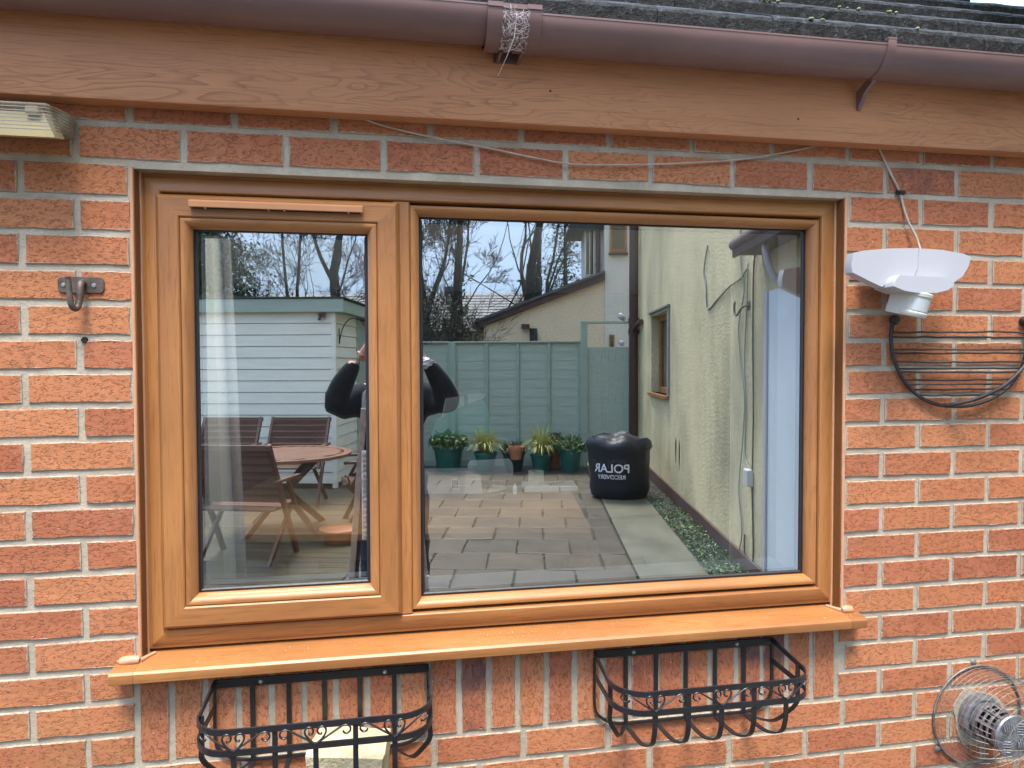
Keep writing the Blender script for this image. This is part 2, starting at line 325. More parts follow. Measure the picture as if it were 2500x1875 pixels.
# ------------------------------------------------------------------ geometry helpers
class MB:
    def __init__(s): s.v = []; s.f = []
    def quad(s, a, b, c, d):
        i = len(s.v); s.v += [tuple(a), tuple(b), tuple(c), tuple(d)]; s.f.append((i, i+1, i+2, i+3)); return s
    def box(s, x0, x1, y0, y1, z0, z1):
        i = len(s.v)
        s.v += [(x0, y0, z0), (x1, y0, z0), (x1, y1, z0), (x0, y1, z0), (x0, y0, z1), (x1, y0, z1), (x1, y1, z1), (x0, y1, z1)]
        s.f += [(i, i+3, i+2, i+1), (i+4, i+5, i+6, i+7), (i, i+1, i+5, i+4), (i+1, i+2, i+6, i+5), (i+2, i+3, i+7, i+6), (i+3, i, i+4, i+7)]
        return s
    def obox(s, p, q, w, h, up=(0, 0, 1)):
        """bar of section w x h from p to q"""
        p = Vector(p); q = Vector(q); d = (q-p).normalized(); u = Vector(up)
        if abs(d.dot(u)) > 0.98: u = Vector((0, 1, 0))
        a = d.cross(u).normalized()*w/2; b = a.cross(d).normalized()*h/2
        i = len(s.v)
        for o in (p, q): s.v += [tuple(o-a-b), tuple(o+a-b), tuple(o+a+b), tuple(o-a+b)]
        s.f += [(i, i+3, i+2, i+1), (i+4, i+5, i+6, i+7), (i, i+1, i+5, i+4), (i+1, i+2, i+6, i+5), (i+2, i+3, i+7, i+6), (i+3, i, i+4, i+7)]
        return s
    def sweep(s, path, ring, closed=False, caps=True):
        """ring(k, t) -> list of (a, b) section points; frame carried along the path"""
        P = [Vector(p) for p in path]; n = len(P); rings = []
        up = None
        for k in range(n):
            if closed: d = P[(k+1) % n]-P[k-1]
            else: d = P[min(k+1, n-1)]-P[max(k-1, 0)]
            if d.length < 1e-9: d = Vector((0, 0, 1))
            d.normalize()
            if up is None:
                up = Vector((0, 0, 1)) if abs(d.z) < 0.9 else Vector((0, 1, 0))
            a = d.cross(up)
            if a.length < 1e-4: a = d.orthogonal()
            a.normalize(); b = a.cross(d).normalized(); up = b
            sec = ring(k, k/max(1, n-1)); i0 = len(s.v)
            s.v += [tuple(P[k]+a*x+b*y) for x, y in sec]; rings.append((i0, len(sec)))
        m = n if closed else n-1
        for k in range(m):
            i, c = rings[k]; j, _ = rings[(k+1) % n]
            for e in range(c): s.f.append((i+e, i+(e+1) % c, j+(e+1) % c, j+e))
        if caps and not closed:
            i, c = rings[0]; s.f.append(tuple(i+e for e in reversed(range(c))))
            i, c = rings[-1]; s.f.append(tuple(i+e for e in range(c)))
        return s
    def tube(s, path, r, n=8, closed=False, r1=None):
        def ring(k, t):
            rr = (r if r1 is None else r+(r1-r)*t) if not isinstance(r, (list, tuple)) else r[k]
            return [(rr*math.cos(2*math.pi*e/n), rr*math.sin(2*math.pi*e/n)) for e in range(n)]
        return s.sweep(path, ring, closed)
    def strip(s, path, w, h, closed=False):
        return s.sweep(path, lambda k, t: [(-w/2, -h/2), (w/2, -h/2), (w/2, h/2), (-w/2, h/2)], closed)
    def lathe(s, prof, n=24, c=(0, 0, 0), axis='z'):
        """prof: (radius, height) list"""
        i0 = len(s.v)
        for r, h in prof:
            for e in range(n):
                a = 2*math.pi*e/n; x, y = r*math.cos(a), r*math.sin(a)
                p = (x, y, h) if axis == 'z' else ((x, h, y) if axis == 'y' else (h, x, y))
                s.v.append((p[0]+c[0], p[1]+c[1], p[2]+c[2]))
        for k in range(len(prof)-1):
            for e in range(n):
                a = i0+k*n+e; b = i0+k*n+(e+1) % n
                s.f.append((a, b, b+n, a+n))
        return s
    def prism(s, poly, d0, d1, axis='x'):
        """polygon of 2-D points extruded along an axis"""
        n = len(poly); i = len(s.v)
        for d in (d0, d1):
            for a, b in poly: s.v.append((d, a, b) if axis == 'x' else ((a, d, b) if axis == 'y' else (a, b, d)))
        s.f.append(tuple(i+e for e in range(n))); s.f.append(tuple(i+n+e for e in reversed(range(n))))
        for e in range(n): s.f.append((i+e, i+n+e, i+n+(e+1) % n, i+(e+1) % n))
        return s
    def mesh(s, name, smooth=None):
        me = bpy.data.meshes.new(name); me.from_pydata(s.v, [], s.f); me.update()
        bm = bmesh.new(); bm.from_mesh(me); bmesh.ops.recalc_face_normals(bm, faces=bm.faces); bm.to_mesh(me); bm.free()
        if smooth is not None:
            me.shade_smooth(); me.set_sharp_from_angle(angle=R(smooth))
        return me
    def build(s, name, m, parent=None, smooth=None, loc=None, rot=None, bevel=0):
        return obj(name, s.mesh(name, smooth), m, parent, loc, rot, bevel)

def obj(name, me, m, parent=None, loc=None, rot=None, bevel=0):
    if m is not None and not me.materials: me.materials.append(M[m] if isinstance(m, str) else m)
    o = bpy.data.objects.new(name, me); COL.objects.link(o)
    if parent: o.parent = parent
    if loc: o.location = loc
    if rot: o.rotation_euler = rot
    if bevel:
        b = o.modifiers.new('bevel', 'BEVEL'); b.width = bevel; b.segments = 2; b.limit_method = 'ANGLE'; b.angle_limit = R(40)
    return o

def tag(o, label, cat, group=None):
    o['label'] = label; o['category'] = cat
    if group: o['group'] = group
    return o
def struct(o, kind='structure'):
    o['kind'] = kind; return o
def thing(name, label, cat, loc=(0, 0, 0), rz=0.0, group=None):
    o = bpy.data.objects.new(name, None); COL.objects.link(o); o.empty_display_size = 0.1
    o.location = loc; o.rotation_euler = (0, 0, rz); return tag(o, label, cat, group)
def copy_tree(o, parent=None):
    c = o.copy(); COL.objects.link(c)
    if parent: c.parent = parent
    for ch in list(o.children): copy_tree(ch, c)
    return c
def arc(c, r, a0, a1, n, plane='xz', y=0.0):
    out = []
    for k in range(n+1):
        a = a0+(a1-a0)*k/n; x, z = c[0]+r*math.cos(a), c[1]+r*math.sin(a)
        out.append((x, y, z) if plane == 'xz' else ((y, x, z) if plane == 'yz' else (x, z, y)))
    return out
def smooth_path(pts, n=6):
    """Catmull-Rom through the points"""
    P = [Vector(p) for p in pts]; out = []
    for i in range(len(P)-1):
        p0, p1, p2, p3 = P[max(0, i-1)], P[i], P[i+1], P[min(len(P)-1, i+2)]
        for k in range(n):
            t = k/n
            out.append(tuple(0.5*((2*p1)+(p2-p0)*t+(2*p0-5*p1+4*p2-p3)*t*t+(3*p1-p0-3*p2+p3)*t**3)))
    out.append(tuple(P[-1])); return out

# yard axes: the garden runs 12 degrees off the window wall (u along the fence, v away from the window)
YA = 0.2094
def yp(u, v, z=0.0): return (u*math.cos(YA)+v*math.sin(YA), u*math.sin(YA)-v*math.cos(YA), z)
GR = -2.0

# ------------------------------------------------------------------ ground, haze-free setting
g = MB(); g.quad((-150, -150, 0), (150, -150, 0), (150, 150, 0), (-150, 150, 0))
struct(g.build('ground', 'soil', loc=(0, 0, GR-0.06)))

# ------------------------------------------------------------------ the brick wall
wall = thing('brick_wall', 'orange-red rustic brick house wall with grey mortar round the window', 'wall', (0, 0, GR))
wz = -GR      # children are written relative to the window head: lift them by wz
OX0, OX1, OZ1, OZ0 = -0.001, 1.770, 0.002, -1.128
mb = MB()
XA, XB = -2.2, 2.75
for x0, x1, z0, z1 in ((XA, OX0, -2.1, 0.36), (OX1, XB, -2.1, 0.36), (OX0, OX1, OZ1, 0.36), (OX0, OX1, -2.1, OZ0)):
    mb.box(x0, x1, 0.0034, 0.30, z0, z1)
mb.build('mortar', 'mortar', wall, loc=(0, 0, wz))
def bedz(i): return -0.075*i - 0.006 + 0.021*math.exp(-max(i, -2)/3.0)
bvar = {}
def brick_mesh(w, h, var):
    key = (round(w, 3), round(h, 3), var)
    if key in bvar: return bvar[key]
    rnd = random.Random(hash(key) & 0xffff)
    m = MB(); hw, hh = w/2, h/2
    nlong, nshort = (5, 2) if w > h*1.2 else (3, 2)
    rim = []
    for k in range(nlong): rim.append((-hw+2*hw*k/nlong, -hh))
    for k in range(nshort): rim.append((hw, -hh+2*hh*k/nshort))
    for k in range(nlong): rim.append((hw-2*hw*k/nlong, hh))
    for k in range(nshort): rim.append((-hw, hh-2*hh*k/nshort))
    rim = [(x+rnd.uniform(-.0016, .0016), z+rnd.uniform(-.0016, .0016)) for x, z in rim]
    n = len(rim)
    for ins, y in ((0.0, 0.02), (0.0, 0.0014), (0.0020, -0.0004)):
        for x, z in rim:
            m.v.append((x*(1-ins/hw), y+(rnd.uniform(-.0008, .0008) if y < 0.01 else 0), z*(1-ins/hh)))
    for k in range(2):
        for e in range(n): m.f.append((k*n+e, k*n+(e+1) % n, (k+1)*n+(e+1) % n, (k+1)*n+e))
    m.f.append(tuple(2*n+e for e in range(n)))
    me = m.mesh('brick'); me.materials.append(M['brick']); bvar[key] = me; return me
bricks = []; hidden = MB()
def put_brick(x0, x1, z0, z1, soldier=False):
    w, h = x1-x0, z1-z0
    if w < 0.02 or h < 0.02: return
    cx, cz = (x0+x1)/2, (z0+z1)/2
    seen = -0.52 < cx < 2.62 and cz > -1.66 and cz < 0.22
    dy = random.uniform(-.0008, .0008)
    if not seen:
        hidden.box(x0, x1, dy-0.0005, 0.02, z0, z1); return
    if soldier: me = brick_mesh(h, w, random.randint(0, 5))
    else: me = brick_mesh(w, h, random.randint(0, 7))
    o = bpy.data.objects.new('brick', me); COL.objects.link(o); o.parent = wall
    o.location = (cx+random.uniform(-.0008, .0008), dy, cz+wz+random.uniform(-.0006, .0006))
    o.rotation_euler = (random.uniform(-.006, .006), (R(90) if soldier else 0)+random.uniform(-.004, .004), random.uniform(-.003, .003))
    bricks.append(o)
PITCH, HJ = 0.2228, 0.0067
for k in range(-3, 28):
    zt, zb = bedz(k-1)-HJ, bedz(k)+HJ
    off = -0.1135 if k % 2 == 0 else -0.2255
    n0 = int((XA-off)/PITCH)-1
    spans = []
    for n in range(n0, n0+24):
        x0, x1 = off+PITCH*n+HJ, off+PITCH*(n+1)-HJ
        x0, x1 = max(x0, XA), min(x1, XB-0.01)
        if x1-x0 < 0.02: continue
        if 1 <= k <= 15:
            for a, b in ((x0, min(x1, OX0-0.003)), (max(x0, OX1+0.003), x1)):
                if b-a > 0.02: spans.append((a, b))
        elif 16 <= k <= 18:
            for a, b in ((x0, min(x1, -0.0165)), (max(x0, 1.7675), x1)):
                if b-a > 0.02: spans.append((a, b))
        else: spans.append((x0, x1))
    for a, b in spans: put_brick(a, b, zb, zt)
for n in range(24):
    x0 = -0.0105+0.0738*n
    put_brick(x0+HJ, x0+0.0738-HJ, bedz(18)+HJ, -1.131, True)
if hidden.v: struct(hidden.build('brick_courses', 'brick', wall, loc=(0, 0, wz)), 'stuff')
# mortar ring made good round the flue, and a wall plug
m = MB(); ring = []
for k in range(30):
    a = 2*math.pi*k/30; rr = 0.080+0.009*math.sin(3*a+1)+random.uniform(-.004, .004); ring.append((2.203+rr*math.cos(a), -1.443+rr*math.sin(a)))
m.prism(ring, -0.0035, 0.006, 'y'); m.build('mortar_patch', 'mortar', wall, loc=(0, 0, wz))
m = MB(); m.lathe([(0.0, -0.001), (0.006, -0.002), (0.0075, 0.004)], 12, (-0.104, 0, -0.383), 'y'); m.build('wall_plug', 'near_black', wall, loc=(0, 0, wz))

# ------------------------------------------------------------------ the window
win = thing('window', 'wide golden oak window with a casement on the left and a large fixed pane', 'window', (0, 0.05, OZ0))
WO = Vector((0, 0.05, OZ0))
def framebars(name, m, x0, x1, z0, z1, prof, parent, which='BRTL', smooth=35):
    """mitred bars; prof = [(inset, y)]; local x along the bar, local z towards the opening"""
    for w in which:
        L = (x1-x0) if w in 'BT' else (z1-z0)
        b = MB(); n = len(prof)
        b.v = [(t, y, t) for t, y in prof]+[(L-t, y, t) for t, y in prof]
        b.f = [(e, e+1, n+e+1, n+e) for e in range(n-1)]
        b.f += [tuple(reversed(range(n))), tuple(range(n, 2*n))]
        org = {'B': (x0, 0, z0), 'R': (x1, 0, z0), 'T': (x1, 0, z1), 'L': (x0, 0, z1)}[w]
        ry = {'B': 0, 'R': R(-90), 'T': R(180), 'L': R(90)}[w]
        o = b.build(name, m, parent, smooth, loc=tuple(Vector(org)-WO), rot=(0, ry, 0))
FX0, FX1, FZ0, FZ1 = 0.004, 1.770, -1.104, 0.004
FY = 0.036
framebars('frame_bar', 'oak', FX0, FX1, FZ0, FZ1, [(0, .095), (0, FY+.004), (.002, FY+.001), (.010, FY), (.0115, FY-.003), (.013, FY-.004), (.042, FY-.004), (.0445, FY-.002), (.047, FY+.010), (.047, .095)], win)
# mullion
b = MB(); b.prism([(0.574, .095), (0.574, FY+.004), (.578, FY-.004), (.6135, FY-.004), (.6165, FY-.001), (.618, FY+.010), (.618, .095)], FZ0+0.0475, FZ1-0.0475, 'z')
o = b.build('mullion', M['oak'], win, 35, loc=tuple(-WO))
o.data.transform(Matrix.Translation(-Vector((0.596, 0, 0)))); o.data.transform(Matrix.Rotation(R(90), 4, 'Y')); o.location = Vector((0.596, 0, 0))-WO; o.rotation_euler = (0, R(-90), 0)
# casement sash, proud of the frame
SY = 0.014
SX0, SX1, SZ0, SZ1 = 0.0405, 0.5915, -1.055, -0.047
framebars('sash_bar', 'oak', SX0, SX1, SZ0, SZ1, [(0, .088), (0, SY+.014), (.0035, SY+.009), (.006, SY+.003), (.010, SY), (.050, SY), (.0515, SY+.0015), (.0530, SY+.0035), (.0535, .088)], win)
bead = lambda y: [(0, y+.05), (0, y+.003), (.002, y+.0005), (.006, y), (.011, y+.002), (.016, y+.007), (.0205, y+.014), (.0225, y+.020), (.0225, y+.05)]
framebars('glazing_bead', 'oak', SX0+.0537, SX1-.0537, SZ0+.0537, SZ1-.0537, bead(SY+.002), win)
FGX0, FGX1, FGZ0, FGZ1 = 0.6170, 1.7215, -1.050, -0.0495
framebars('glazing_bead', 'oak', FGX0, FGX1, FGZ0, FGZ1, bead(FY+.001), win)
for x0, x1, z0, z1, yg in ((SX0+.074, SX1-.074, SZ0+.074, SZ1-.074, SY+.032), (FGX0+.021, FGX1-.021, FGZ0+.021, FGZ1-.021, FY+.032)):
    framebars('gasket', 'gasket', x0, x1, z0, z1, [(0, yg), (0.0075, yg-.0015), (.0105, yg+.001), (.0105, yg+.0045), (0, yg+.0045)], win, 'BRL')
    framebars('gasket', 'gasket', x0, x1, z0, z1, [(0, yg), (0.0035, yg-.0015), (.0050, yg+.001), (.0050, yg+.0045), (0, yg+.0045)], win, 'T')
    g1 = MB(); g1.quad((x0, yg+.004, z0), (x1, yg+.004, z0), (x1, yg+.004, z1), (x0, yg+.004, z1))
    o = g1.build('outer_pane', 'glass_out', win, loc=tuple(-WO))
    # black spacer bar round the sealed unit, then the inner pane, a touch out of parallel
    framebars('spacer_bar', 'gasket', x0, x1, z0, z1, [(0, yg+.0055), (0.0125, yg+.0055), (.0125, yg+.0235), (0, yg+.0235)], win)
    zc = (z0+z1)/2; xc = (x0+x1)/2; g2 = MB(); hx, hz = (x1-x0)/2, (z1-z0)/2
    g2.quad((-hx, 0, -hz), (hx, 0, -hz), (hx, 0, hz), (-hx, 0, hz))
    g2.build('inner_pane', 'glass_in', win, loc=tuple(Vector((xc, yg+.026, zc))-WO), rot=(R(0.20), 0, R(0.12)))
    framebars('inner_bead', 'reveal_white', x0-.004, x1+.004, z0-.004, z1+.004, [(-.05, .125), (-.05, yg+.032), (.0, yg+.030), (.008, yg+.032), (.012, yg+.045), (.012, .125)], win)
# trickle vent on the sash head
v0 = Vector((0.1195, 0, -0.0815)); vl = 0.386
vt = MB(); vt.prism([(SY-.001, 0.0195), (SY-.013, 0.0185), (SY-.0185, 0.0135), (SY-.0185, 0.0020), (SY-.0165, 0.0008), (SY-.006, 0.002), (SY-.001, .0)], 0, vl, 'x')
o = vt.build('trickle_vent', 'vent', win, 30, loc=tuple(v0-WO)); o['label'] = 'caramel plastic trickle vent strip on the casement head'
gr_ = MB(); gr_.box(0.006, vl-.006, SY-.015, SY-.0008, .0002, 0.0018)
gr_.build('vent_grille', 'near_black', o)
cl = MB()
for x in (.034, .172, .207, .352): cl.box(x, x+.003, SY-.0175, SY-.012, -.0020, .0)
cl.build('vent_clip', 'vent', o)
# dark reveal trims and the pale sealant beads either side
for xs, xe, sgn in ((OX0, 0.0045, 1), (1.7695, OX1+.0055, -1)):
    t_ = MB(); t_.box(xs, xe, 0.003, FY+.006, OZ0+.012, 0.004); t_.build('reveal_trim', 'oak_dark', win, loc=tuple(-WO))
    for xx, yy, rr in ((xs if sgn > 0 else xe, .002, .0042), (0.0055 if sgn > 0 else 1.7685, FY+.001, .0036)):
        pts = [(xx+random.uniform(-.0006, .0006), yy, OZ0+.014+(-OZ0-.012)*k/14) for k in range(15)]
        s_ = MB(); s_.tube(pts, rr, 8); s_.build('sealant_bead', 'sealant', win, 60, loc=tuple(-WO))
# sill
sill = thing('window_sill', 'golden oak plastic window sill with rounded nose under the window', 'window sill', (0.88, 0.0, -1.14))
so = Vector((0.88, 0, -1.14))
prof = [(0.060, -1.1085), (-0.036, -1.1185), (-0.0455, -1.1200), (-0.0505, -1.1250), (-0.0510, -1.1300), (-0.0490, -1.1450), (-0.0465, -1.1470), (-0.0430, -1.1450), (-0.0430, -1.1330), (0.060, -1.1240)]
s_ = MB(); s_.prism(prof, OX0+.001, OX1-.001, 'x'); s_.build('sill_board', 'oak', sill, 35, loc=tuple(-so))
pe = [p for p in prof if p[0] < 0.05]; pe = [(-0.0006, -1.1150)]+pe+[(-0.0006, -1.1280)]
for x0, x1 in ((-0.0505, OX0+.0005), (OX1-.0005, 1.8145)):
    s_ = MB(); s_.prism(pe, x0, x1, 'x'); s_.build('sill_horn', 'oak', sill, 35, loc=tuple(-so))
# sealant swept round the horns
for sgn, xr, xe in ((-1, 0.0, -0.047), (1, 1.7705, 1.806)):
    s_ = MB()
    L_ = abs(xe-xr); N_ = 14
    pts = []; rad = []
    for k in range(N_+1):
        t = k/N_; pts.append((xr+(xe-xr)*t, -0.0055, -1.1120+.001*math.sin(5*t)+0.0025)); rad.append(0.0105*(0.75+0.25*math.sin(math.pi*t))*(1 if t < .85 else max(.35, (1-t)/.15)))
    s_.tube(pts, rad, 10); o = s_.build('sealant_bead', 'sealant', sill, 70, loc=tuple(-so))
    s_ = MB(); s_.tube([(xr, -.004, -1.112), (xr+.012*-sgn, .018, -1.1105), (xr+.022*-sgn, FY-.006, -1.109)], [.006, .004, .0035], 8)
    s_.build('sealant_bead', 'sealant', sill, 70, loc=tuple(-so))

b = MB(); rw = random.Random(77)
for k in range(230):
    x = rw.uniform(-.03, 1.80); y = rw.uniform(-.034, .030) if 0 < x < 1.76 else rw.uniform(-.034, -.012); r_ = rw.uniform(.0008, .0022)
    b.lathe([(0, r_*.55), (r_*.7, r_*.40), (r_, 0)], 7, (x, y, -1.1185+(y+.036)*.104+.0002))
struct(b.build('rain_drops', 'water_drop', sill, 80, loc=tuple(-so)), 'stuff')

# ------------------------------------------------------------------ fascia, gutter, roof
RX0, RX1 = -1.6, 3.1
fas = thing('fascia', 'golden oak grained fascia board under the brown gutter', 'fascia', (0.88, -0.04, 0.135))
fo = Vector((0.88, -0.04, 0.135))
b = MB(); b.prism([(-.050, .139), (-.0475, .1345), (-.004, .1345), (-.004, .144), (-.032, .146), (-.032, .40), (-.050, .40)], RX0, RX1, 'x')
b.build('board', 'oak_fascia', fas, 30, loc=tuple(-fo))
for x, z in ((0.95, .214), (1.60, .185)):
    b = MB(); b.lathe([(0, -.0022), (.0022, -.0018), (.0028, 0)], 10, (x, -.0502, z), 'y'); b.build('nail_cap', 'maroon', fas, 60, loc=tuple(-fo))
gut = thing('gutter', 'brown plastic half-round gutter running along the eaves', 'gutter', (0.88, -0.11, 0.33))
go = Vector((0.88, -0.11, 0.33))
def half_round(r, t, c, x0, x1, lip=.004, n=22, a0=180, a1=360):
    y, z = c; pts = [(y+r*math.cos(R(a0+(a1-a0)*k/n)), z+r*math.sin(R(a0+(a1-a0)*k/n))) for k in range(n+1)]
    inn = [(y+(r-t)*math.cos(R(a0+(a1-a0)*k/n)), z+(r-t)*math.sin(R(a0+(a1-a0)*k/n))) for k in range(n+1)]
    poly = [(pts[0][0]-lip*.25, pts[0][1]), (pts[0][0]-lip*.25, pts[0][1]+lip)]+[(inn[0][0], inn[0][1]+lip)]+inn+[(inn[-1][0], inn[-1][1]+lip), (pts[-1][0], pts[-1][1]+lip)]+list(reversed(pts))
    m_ = MB(); n_ = len(poly)
    for xx in (x0, x1): m_.v += [(xx, a, b_) for a, b_ in poly]
    m_.f = [(e, n_+e, n_+(e+1) % n_, (e+1) % n_) for e in range(n_)]
    return m_
half_round(.058, .003, (-.112, .343), RX0, 0.845).build('channel', 'gutter', gut, 35, loc=tuple(-go))
half_round(.058, .003, (-.112, .331), 0.848, RX1).build('channel', 'gutter', gut, 35, loc=tuple(-go))
un = MB()
for x0, x1, r in ((.782, .815, .0655), (.8695, .902, .0655), (.815, .8695, .0615)):
    q = half_round(r, .006, (-.1125, .337), x0, x1, .010, a0=180, a1=340); i = len(un.v); un.v += q.v; un.f += [tuple(i+e for e in f) for f in q.f]
    n_ = len(q.v)//2
    for off in (0, n_): un.f.append(tuple(i+off+e for e in range(n_)))
union = un.build('union_bracket', 'gutter', gut, 35, loc=tuple(-go))
un = MB()
for x in (.818, .866):
    un.prism([(-.105, .285), (-.075, .282), (-.052, .300), (-.052, .268), (-.075, .266), (-.110, .270)], x, x+.006, 'x')
un.box(.812, .874, -.056, -.0503, .270, .30)
un.build('union_back_plate', 'gutter', gut, None, loc=tuple(-go))
# slim strap bracket
def bracket(xb):
    m_ = MB(); path = []
    for k in range(13):
        a = R(178+k*8.5); path.append((xb, -.1125+.0615*math.cos(a), .334+.0615*math.sin(a)))
    path = [(xb, -.173, .345)]+path
    m_.sweep(path, lambda k, t: [(-.0105-.004*t, -.002), (.0105+.004*t, -.002), (.0105+.004*t, .0025), (-.0105-.004*t, .0025)])
    m_.prism([(-.1190, .2735), (-.084, .2770), (-.0515, .262), (-.0503, .216), (-.056, .216), (-.080, .250), (-.1080, .266)], xb-.005, xb+.005, 'x')
    m_.box(xb-.012, xb+.012, -.176, -.164, .343, .3475)
    return m_.build('strap_bracket', 'gutter', gut, 40, loc=tuple(-go))
bracket(1.769); bracket(-0.62)
# cobweb in the union
wb = MB(); rw = random.Random(3)
for k in range(150):
    a = rw.uniform(182, 262); x = rw.uniform(.818, .872); rr = .0635+rw.uniform(0, .004)
    a2 = a+rw.uniform(-22, 22); x2 = min(.875, max(.815, x+rw.uniform(-.028, .028)))
    p = (x, -.1125+rr*math.cos(R(a)), .337+rr*math.sin(R(a))); q = (x2, -.1125+.066*math.cos(R(a2)), .337+.066*math.sin(R(a2)))
    wb.tube([p, ((p[0]+q[0])/2, (p[1]+q[1])/2-.002, (p[2]+q[2])/2-.002), q], rw.choice((.0002, .00025, .0004)), 4)
wb.tube([(.846, -.176, .330), (.842, -.165, .280), (.828, -.140, .245), (.815, -.100, .22)], [.0006, .0007, .0006, .0004], 5)
for x0, x1 in ((.815, .842), (.842, .870)):
    for k in range(5): wb.tube([(x0, -.176+.002*k, .346), ((x0+x1)/2, -.175+.002*k, .338-.001*k), (x1, -.176+.002*k, .346)], .00035, 4)
tag(struct(wb.build('cobweb', 'web'), 'stuff'), 'white spider web strung over the gutter joint', 'cobweb')
# roof of thick concrete tiles
roof = thing('tiled_roof', 'dark lichen-speckled concrete tile roof rising above the gutter', 'roof', (0.88, -0.1, 0.37))
ro = Vector((0.88, -0.1, 0.37))
TW, GA, TT = 0.30, 0.252, 0.043
def tile_mesh(var):
    rnd = random.Random(var+90); m_ = MB()
    N = 9
    sl_ = 0.535      # fall of the tile surface
    Lh = GA+0.05
    for y, dz, th in ((0.0, -.013, 0), (0.0035, -.004, 0), (0.012, 0.004, 0), (Lh, Lh*sl_, 0)):
        for k in range(N+1):
            x = -TW/2+.0008+(TW-.0016)*k/N; m_.v.append((x, y+(rnd.uniform(-.0015, .0015) if y < .02 else 0), dz+(rnd.uniform(-.002, .0015) if y < .02 else 0)))
    for k in range(N+1):
        x = -TW/2+.0008+(TW-.0016)*k/N; m_.v.append((x, .004+rnd.uniform(-.001, .002), -TT+rnd.uniform(-.002, .002)))
    for k in range(N+1):
        x = -TW/2+.0008+(TW-.0016)*k/N; m_.v.append((x, Lh, Lh*sl_-TT))
    S_ = N+1
    for k in range(N):
        m_.f += [(k, k+1, S_+k+1, S_+k), (S_+k, S_+k+1, 2*S_+k+1, 2*S_+k), (2*S_+k, 2*S_+k+1, 3*S_+k+1, 3*S_+k), (4*S_+k, 4*S_+k+1, k+1, k), (5*S_+k, 5*S_+k+1, 4*S_+k+1, 4*S_+k)]
    m_.f += [(0, S_, 2*S_, 3*S_, 5*S_, 4*S_), (N, S_+N, 2*S_+N, 3*S_+N, 5*S_+N, 4*S_+N)]
    me = m_.mesh('roof_tile'); me.materials.append(M['tile']); return me
tms = [tile_mesh(i) for i in range(5)]
ZT = 0.414
for r_ in range(6):
    for c_ in range(9):
        x = 0.45+TW*c_+(TW/2 if r_ % 2 else 0)
        if (r_ >= 2 and x < 1.69) or (r_ >= 1 and x < .88): continue  # tiles left out where the added roof windows sit
        o = bpy.data.objects.new('roof_tile', random.choice(tms)); COL.objects.link(o); o.parent = roof
        o.location = Vector((x, -.100+GA*r_, ZT+GA*r_*0.700+random.uniform(-.0015, .0015)))-ro
        o.rotation_euler = (random.uniform(-.004, .004), random.uniform(-.003, .003), 0)
b = MB()
full = [(-.095, .345), (-.035, .385), (1.42, 1.405), (1.42, .30), (-.03, .30)]
b.prism(full, RX0, -.55, 'x'); b.prism(full, 1.52, RX1-.02, 'x'); b.prism([(-.095, .345), (-.035, .385), (.17, .529), (.17, .30), (-.03, .30)], -.55, .72, 'x'); b.prism([(-.095, .345), (-.035, .385), (.45, .725), (.45, .30), (-.03, .30)], .72, 1.52, 'x'); b.prism([(1.37, 1.370), (1.42, 1.405), (1.42, .30), (1.37, .30)], -.55, 1.52, 'x')
b.build('roof_deck', 'maroon', roof, loc=tuple(-ro))
b = MB(); rw = random.Random(5)
for k in range(34):
    r_ = rw.choice((0, 1, 1, 2, 3)); cx = rw.choice((1.62, 1.62, 1.90, 2.02))+rw.gauss(0, .018); y = -.098+GA*r_; z = ZT+GA*r_*.70
    rr = rw.uniform(.002, .006); b.lathe([(0, rr), (rr*.7, rr*.7), (rr, 0), (rr*.6, -rr*.5)], 6, (cx, y+.003, z+rr*.3))
struct(b.build('moss_tufts', 'moss', roof, loc=tuple(-ro)), 'stuff')

def added_roof_window(x0, x1, y0, label):  # unseen glazed roof opening, added so daylight reaches the curtains and table
    cx = (x0+x1)/2; t = thing('added_roof_window', label, 'roof window', (cx, .91, 1.05), 0, 'unseen roof windows added to light the room'); y1 = 1.37; w_ = .045
    zr = lambda y: .735+(y-.45)*.7015
    b_ = MB()
    for a, c in ((x0, x0+w_), (x1-w_, x1)): b_.prism([(y0, zr(y0)), (y0, zr(y0)+.06), (y1, zr(y1)+.06), (y1, zr(y1))], a-cx, c-cx, 'x')
    for a, c in ((y0, y0+w_), (y1-w_, y1)): b_.prism([(a, zr(a)), (a, zr(a)+.06), (c, zr(c)+.06), (c, zr(c))], x0+w_-cx, x1-w_-cx, 'x')
    b_.build('frame', 'gasket', t, loc=(0, -.91, -1.05))
    b_ = MB(); b_.quad((x0+w_-cx, y0+w_, zr(y0+w_)+.03), (x1-w_-cx, y0+w_, zr(y0+w_)+.03), (x1-w_-cx, y1-w_, zr(y1-w_)+.03), (x0+w_-cx, y1-w_, zr(y1-w_)+.03)); b_.build('pane', 'clear_glass', t, loc=(0, -.91, -1.05))
added_roof_window(-.55, .72, .17, 'large unseen glazed roof window added to let daylight into the room')
added_roof_window(.73, 1.52, .45, 'short unseen glazed roof window added beside the larger one for daylight')

